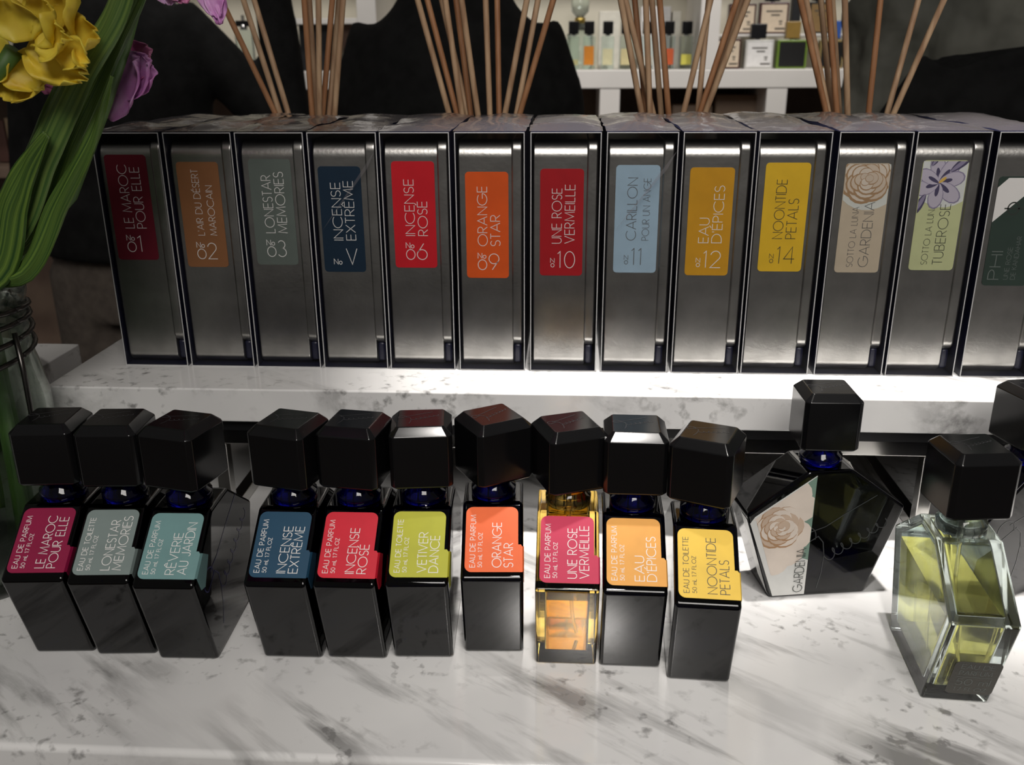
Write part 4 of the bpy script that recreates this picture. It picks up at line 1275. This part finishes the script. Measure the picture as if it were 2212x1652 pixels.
cream, maroon, blk = (0.66, 0.55, 0.42), (0.045, 0.008, 0.012), (0.008, 0.008, 0.008)
YL, YU = YB + 0.05, YB + 0.17
zs = Z_(72)
square_bottle(1547, 1601, 84, 148, YL, maroon, cream, 'square bottle with cream label and maroon frame beside the white upright', zbase=zb1)
square_bottle(1611, 1672, 86, 148, YL, (0.55, 0.55, 0.52), (0.80, 0.79, 0.78), 'square bottle with white label and black cap on the back shelf', cap=(1624, 1658, 51), zbase=zb1)
square_bottle(1680, 1745, 86, 148, YL, (0.16, 0.26, 0.04), blk, 'square green-edged bottle with black label on the back shelf', capc=(0.30, 0.19, 0.05), cap=(1700, 1731, 46), zbase=zb1, lines=False)
square_bottle(1772, 1824, 86, 148, YL, (0.32, 0.24, 0.10), blk, 'square gold-edged bottle with black label and blue cap on the back shelf', capc=(0.05, 0.12, 0.42), cap=(1797, 1819, 45), zbase=zb1, lines=False)
square_bottle(1843, 1898, 80, 148, YL, (0.010, 0.011, 0.014), (0.012, 0.013, 0.02), 'square black bottle with blue cap next to the olive jacket', capc=(0.05, 0.12, 0.42), cap=(1864, 1894, 42), zbase=zb1, lines=False)
square_bottle(1570, 1628, 8, 70, YU, maroon, cream, 'cream-labelled square bottle on the upper tier, nearest the white upright', cap=(1582, 1612, -25), zbase=zs)
square_bottle(1635, 1698, 5, 70, YU, maroon, cream, 'cream-labelled square bottle on the upper tier, second from the upright', cap=(1650, 1682, -30), zbase=zs)
square_bottle(1742, 1788, 4, 70, YU, blk, (0.24, 0.15, 0.06), 'square bottle with bronze label on the upper tier, left one', cap=(1752, 1776, -30), zbase=zs)
square_bottle(1826, 1873, 3, 70, YU, blk, (0.26, 0.16, 0.06), 'square bottle with bronze label on the upper tier, right one', cap=(1838, 1862, -30), zbase=zs)
o = MB().box(at(1710, 40, YU).x, at(1729, 40, YU).x, YU, YU + 0.03, zs, at(1715, -20, YU).z).build('carton', flat((0.012, 0.013, 0.015)), None, bevel=0.001)
tag(o, 'narrow black carton between the bottles of the upper tier', 'carton')
# between the shoppers
for (a, b, tp, col, words) in ((648, 708, 45, (0.012, 0.013, 0.015), 'black carton on the back shelf behind the leftmost diffuser'), (740, 778, 45, (0.09, 0.05, 0.035), 'brown carton beside the black one on the back shelf')):
    o = MB().box(at(a, 100, YB + 0.1).x, at(b, 100, YB + 0.1).x, YB + 0.1, YB + 0.18, zb1, at(a, tp, YB + 0.1).z).build('carton', flat(col), None, bevel=0.002)
    tag(o, words, 'carton', 'cartons between the shoppers')
MB().box(X_(590), X_(780), YB + 0.05, YB + 0.29, Z_(44), Z_(31)).build('inner_ledge', M['white_board'], sh, bevel=0.001)
p = at(530, 100, YB + 0.08)
t = empty('atomizer_bottle', (p.x, YB + 0.08, zb1), 0, 'tall glass atomizer with metal and black cap between two black-clad shoppers', 'bottle')
MB().box(-0.022, 0.022, -0.012, 0.012, 0, 0.10).build('glass_body', M['clear_glass'], t, bevel=0.003)
MB().lathe([(0.009, 0.100), (0.009, 0.112), (0.004, 0.114), (0.004, 0.135)], n=16).build('spray_head', M['silver'], t, smooth=True)
MB().box(-0.018, 0.018, -0.008, 0.008, 0.108, 0.122).build('cap', M['cap'], t, bevel=0.001)
# brown cartons on the lower shelf, left
for (a, b, tp, bt, col, words) in ((-10, 12, 260, 350, (0.10, 0.05, 0.04), 'dark brown carton on the lower shelf at the left edge'), (16, 38, 255, 352, (0.30, 0.22, 0.14), 'tan carton on the lower shelf at the left edge')):
    o = MB().box(at(a, 300, YB + 0.1).x, at(b, 300, YB + 0.1).x, YB + 0.1, YB + 0.2, at(a, bt, YB + 0.1).z, at(a, tp, YB + 0.1).z).build('carton', flat(col), None, bevel=0.002)
    tag(o, words, 'carton', 'cartons on the lower shelf')
zlow = at(0, 352, YB + 0.1).z
MB().box(-1.75, X_(330), YB + 0.01, YB + 0.30, zlow - 0.03, zlow).build('lower_shelf_board', M['brown_back'], sh, bevel=0.002)
zl2 = at(1500, 262, YB + 0.1).z
MB().box(X_(1317), 1.45, YB + 0.01, YB + 0.30, zl2 - 0.03, zl2).build('lower_shelf_board', M['brown_back'], sh, bevel=0.002)
for (a, b, tp, words) in ((1452, 1540, 226, 'low brown stone block on the lower shelf, left of two'), (1545, 1640, 205, 'low brown stone block on the lower shelf, right of two')):
    o = MB().box(at(a, 230, YB + 0.12).x, at(b, 230, YB + 0.12).x, YB + 0.12, YB + 0.22, zl2, at(a, tp, YB + 0.12).z).build('stone_block', flat((0.26, 0.185, 0.13)), None, bevel=0.006)
    tag(o, words, 'block', 'stone blocks on the lower shelf')


# ------------------------------------------------------------------ shoppers
def solid(name, shapes, mat, parent, voxel=0.012, smooth=6):
    """one continuous surface grown over overlapping tapered limbs"""
    mb = MB()
    for s_ in shapes:
        if s_[0] == 'limb':
            mb.tube(s_[1], s_[2], 14)
        else:
            mb.rings(s_[1], 24)
    o = mb.build(name, mat, parent, smooth=True)
    r_ = o.modifiers.new('skin', 'REMESH')
    r_.mode = 'VOXEL'
    r_.voxel_size = voxel
    r_.use_smooth_shade = True
    sm_ = o.modifiers.new('smooth', 'SMOOTH')
    sm_.iterations = smooth
    sm_.factor = 0.5
    return o


def person(x, y, rz, height, label, coat, trousers, hem, sh_w, arms, coat_rings=None, hair='hair', coat_name='coat', ss=1.0, cw=1.0):
    k = height / 1.70
    t = empty('person', (x, y, 0), rz, label, 'person')
    Sx = sh_w / 2
    zsr = 1.40 * k
    # body: feet to head, one surface
    body = []
    for s_ in (-1, 1):
        body.append(('limb', [(s_ * 0.09, -0.13, 0.035), (s_ * 0.09, -0.02, 0.05), (s_ * 0.09, 0.03, 0.05)], [0.03, 0.04, 0.035]))
        body.append(('limb', [(s_ * 0.09, 0.01, 0.04), (s_ * 0.09, 0.0, 0.30 * k), (s_ * 0.09, -0.01, 0.48 * k), (s_ * 0.085, 0, 0.75 * k), (s_ * 0.08, 0, 0.90 * k)], [0.035, 0.05, 0.052, 0.07, 0.08]))
    body.append(('rings', [(0, 0, 0.84 * k, 0.14, 0.10), (0, 0, 0.95 * k, 0.16, 0.11), (0, 0, 1.08 * k, 0.13, 0.09), (0, 0, 1.25 * k, 0.16, 0.105), (0, 0, 1.34 * k, Sx * 0.75, 0.08), (0, 0, 1.40 * k, Sx * 0.42, 0.06), (0, -0.01, 1.46 * k, 0.058, 0.058), (0, -0.015, 1.53 * k, 0.052, 0.055)]))
    hz = 1.60 * k
    body.append(('rings', [(0, -0.02, hz - 0.115, 0.03, 0.035), (0, -0.025, hz - 0.09, 0.055, 0.065), (0, -0.02, hz - 0.03, 0.071, 0.088), (0, -0.015, hz + 0.03, 0.076, 0.094), (0, -0.01, hz + 0.08, 0.062, 0.080), (0, -0.01, hz + 0.108, 0.025, 0.035)]))
    body.append(('limb', [(0, -0.105, hz + 0.01), (0, -0.122, hz - 0.025), (0, -0.105, hz - 0.035)], [0.008, 0.012, 0.009]))
    for s_ in (-1, 1):
        body.append(('limb', [(s_ * 0.074, -0.005, hz + 0.015), (s_ * 0.082, 0.0, hz - 0.005), (s_ * 0.074, -0.005, hz - 0.03)], [0.010, 0.014, 0.009]))
    sleeves = []
    for s_, (el, wr) in zip((-1, 1), arms):
        shp = Vector((s_ * Sx * 0.92, 0, 1.355 * k))
        el, wr = Vector(el), Vector(wr)
        body.append(('limb', [shp, shp.lerp(el, .5), el, el.lerp(wr, .5), wr], [0.038 * ss, 0.036 * ss, 0.030 * ss, 0.028 * ss, 0.024]))
        hd = (wr - el).normalized()
        sd = hd.orthogonal().normalized()
        pc = wr + hd * 0.05
        body.append(('limb', [wr, wr + hd * 0.03, pc + hd * 0.03], [(0.024, 0.02), (0.036, 0.018), (0.036, 0.016)]))
        up = hd.cross(sd)
        for q in range(4):
            o_ = sd * ((q - 1.5) * 0.019)
            ln = (0.062, 0.072, 0.068, 0.052)[q]
            b0 = pc + hd * 0.02 + o_
            body.append(('limb', [b0, b0 + hd * ln * 0.5 + up * 0.006, b0 + hd * ln * 0.85 + up * 0.022], [0.0095, 0.009, 0.008]))
        tb = wr + hd * 0.025 + sd * 0.03
        body.append(('limb', [tb, tb + sd * 0.025 + hd * 0.025, tb + sd * 0.03 + hd * 0.05 + up * 0.01], [0.011, 0.010, 0.009]))
        sleeves.append(('limb', [shp + Vector((-s_ * 0.03, 0, 0.015)), shp.lerp(el, .35), shp.lerp(el, .7), el, el.lerp(wr, .5), wr - hd * 0.01], [q_ * ss for q_ in (0.068, 0.066, 0.060, 0.056, 0.052, 0.047)]))
    solid('body', body, M['skin'], t, 0.009, 4)
    cr = coat_rings or [(0, 0, hem, 0.205 * cw, 0.15), (0, 0, hem + 0.10, 0.19 * cw, 0.14), (0, 0, 1.08 * k, 0.165 * cw, 0.125), (0, 0, 1.25 * k, 0.19 * cw, 0.135), (0, 0, 1.355 * k, Sx, 0.115), (0, 0, 1.41 * k, Sx * 0.62, 0.09), (0, -0.005, 1.455 * k, 0.075, 0.075)]
    co_ = solid(coat_name, [('rings', cr)] + sleeves, M[coat], t, 0.012, 5)
    if coat == 'olive_cloth':
        tx = bpy.data.textures.new('cloth_folds', 'CLOUDS')
        tx.noise_scale = 0.13
        dm = co_.modifiers.new('folds', 'DISPLACE')
        dm.texture = tx
        dm.texture_coords = 'LOCAL'
        dm.strength = 0.10
        dm.mid_level = 0.5
    legs = [('rings', [(0, 0, 0.83 * k, 0.16, 0.115), (0, 0, 0.96 * k, 0.165, 0.12), (0, 0, 1.02 * k, 0.155, 0.115)])]
    for s_ in (-1, 1):
        legs.append(('limb', [(s_ * 0.09, 0.0, 0.06), (s_ * 0.09, 0.0, 0.30 * k), (s_ * 0.09, 0, 0.48 * k), (s_ * 0.085, 0, 0.75 * k), (s_ * 0.08, 0, 0.92 * k)], [0.075, 0.078, 0.08, 0.095, 0.10]))
        legs.append(('limb', [(s_ * 0.09, -0.15, 0.03), (s_ * 0.09, -0.03, 0.045), (s_ * 0.09, 0.05, 0.045)], [0.032, 0.05, 0.042]))
    solid('trousers', legs, M[trousers], t, 0.014, 4)
    solid('hair', [('rings', [(0, 0.03, hz - 0.10, 0.060, 0.055), (0, 0.025, hz - 0.04, 0.080, 0.078), (0, 0.012, hz + 0.03, 0.086, 0.094), (0, 0.0, hz + 0.085, 0.074, 0.090), (0, 0.0, hz + 0.12, 0.03, 0.04)])], M[hair], t, 0.010, 4)
    # eyes and mouth
    for s_ in (-1, 1):
        MB().lathe([(0.0005, -0.008), (0.007, -0.004), (0.009, 0.0), (0.007, 0.004), (0.0005, 0.008)], s_ * 0.030, -0.098, n=10).build('eye', flat((0.05, 0.04, 0.035)), t, smooth=True).location = (0, 0, hz + 0.012)
    MB().tube([(-0.022, -0.090, hz - 0.064), (0, -0.098, hz - 0.062), (0.022, -0.090, hz - 0.064)], 0.005, 8).build('mouth', flat((0.35, 0.13, 0.11)), t, smooth=True)
    return t


# left shopper: one arm bent up to the face; faces the shelves
person(-0.79, 1.18, R(180), 1.66, 'person in a black jacket and taupe trousers with one forearm raised, left', 'black_cloth', 'taupe_cloth', 0.93, 0.30,
       [((-0.305, -0.02, 1.10), (-0.285, 0.0, 1.42)), ((0.175, 0.03, 1.06), (0.16, -0.06, 0.86))], coat_name='jacket', ss=0.70, cw=0.86)
# middle shopper: seen from behind
person(-0.168, 1.02, R(180), 1.62, 'person in black seen from behind between the two middle diffusers', 'black_cloth', 'black_cloth', 0.72, 0.30,
       [((-0.165, 0.0, 1.03), (-0.15, -0.13, 0.88)), ((0.165, 0.0, 1.03), (0.15, -0.13, 0.88))], ss=0.85)
# right shopper: olive jacket
person(0.665, 0.98, R(180), 1.76, 'person in a crumpled olive grey jacket at the right edge', 'olive_cloth', 'black_cloth', 0.95, 0.36,
       [((-0.22, 0.0, 1.14), (-0.21, -0.08, 0.92)), ((0.225, 0.02, 1.14), (0.215, -0.02, 0.95))], coat_name='jacket', ss=0.95, cw=0.95)
pc_ = at(2195, 150, 0.74)
bg_ = empty('shoulder_bag', (pc_.x, 0.745, 0.89), 0, 'black soft shoulder bag against the olive jacket', 'bag')
def bagf(u, v):
    a = 2 * math.pi * u
    ww = 0.175 * (0.92 + 0.08 * math.sin(v * 3)) * (1 - 0.25 * max(0, v - 0.8) * 5)
    dd = 0.055 * (1.1 - 0.6 * v)
    c, s_ = math.cos(a), math.sin(a)
    sag = 0.030 * (abs(c) ** 3) + 0.012 * math.sin(a * 3 + 1) + 0.008 * math.sin(a * 5)
    return (ww * math.copysign(abs(c) ** 0.7, c), dd * math.copysign(abs(s_) ** 0.7, s_), 0.385 * v - sag * v)
mb = MB()
mb.grid(bagf, 32, 14)
n0 = 33
mb.add([bagf(i / 32, 0) for i in range(32)], [tuple(range(32))[::-1]])
mb.add([bagf(i / 32, 1) for i in range(32)], [tuple(range(32))])
mb.build('bag_body', M['black_cloth'], bg_, smooth=True)
MB().tube([(0.11, 0.0, 0.36), (0.13, 0.03, 0.44), (0.15, 0.05, 0.56), (0.155, 0.09, 0.64), (0.15, 0.16, 0.67)], 0.012, 8).build('strap', M['black_cloth'], bg_, smooth=True)
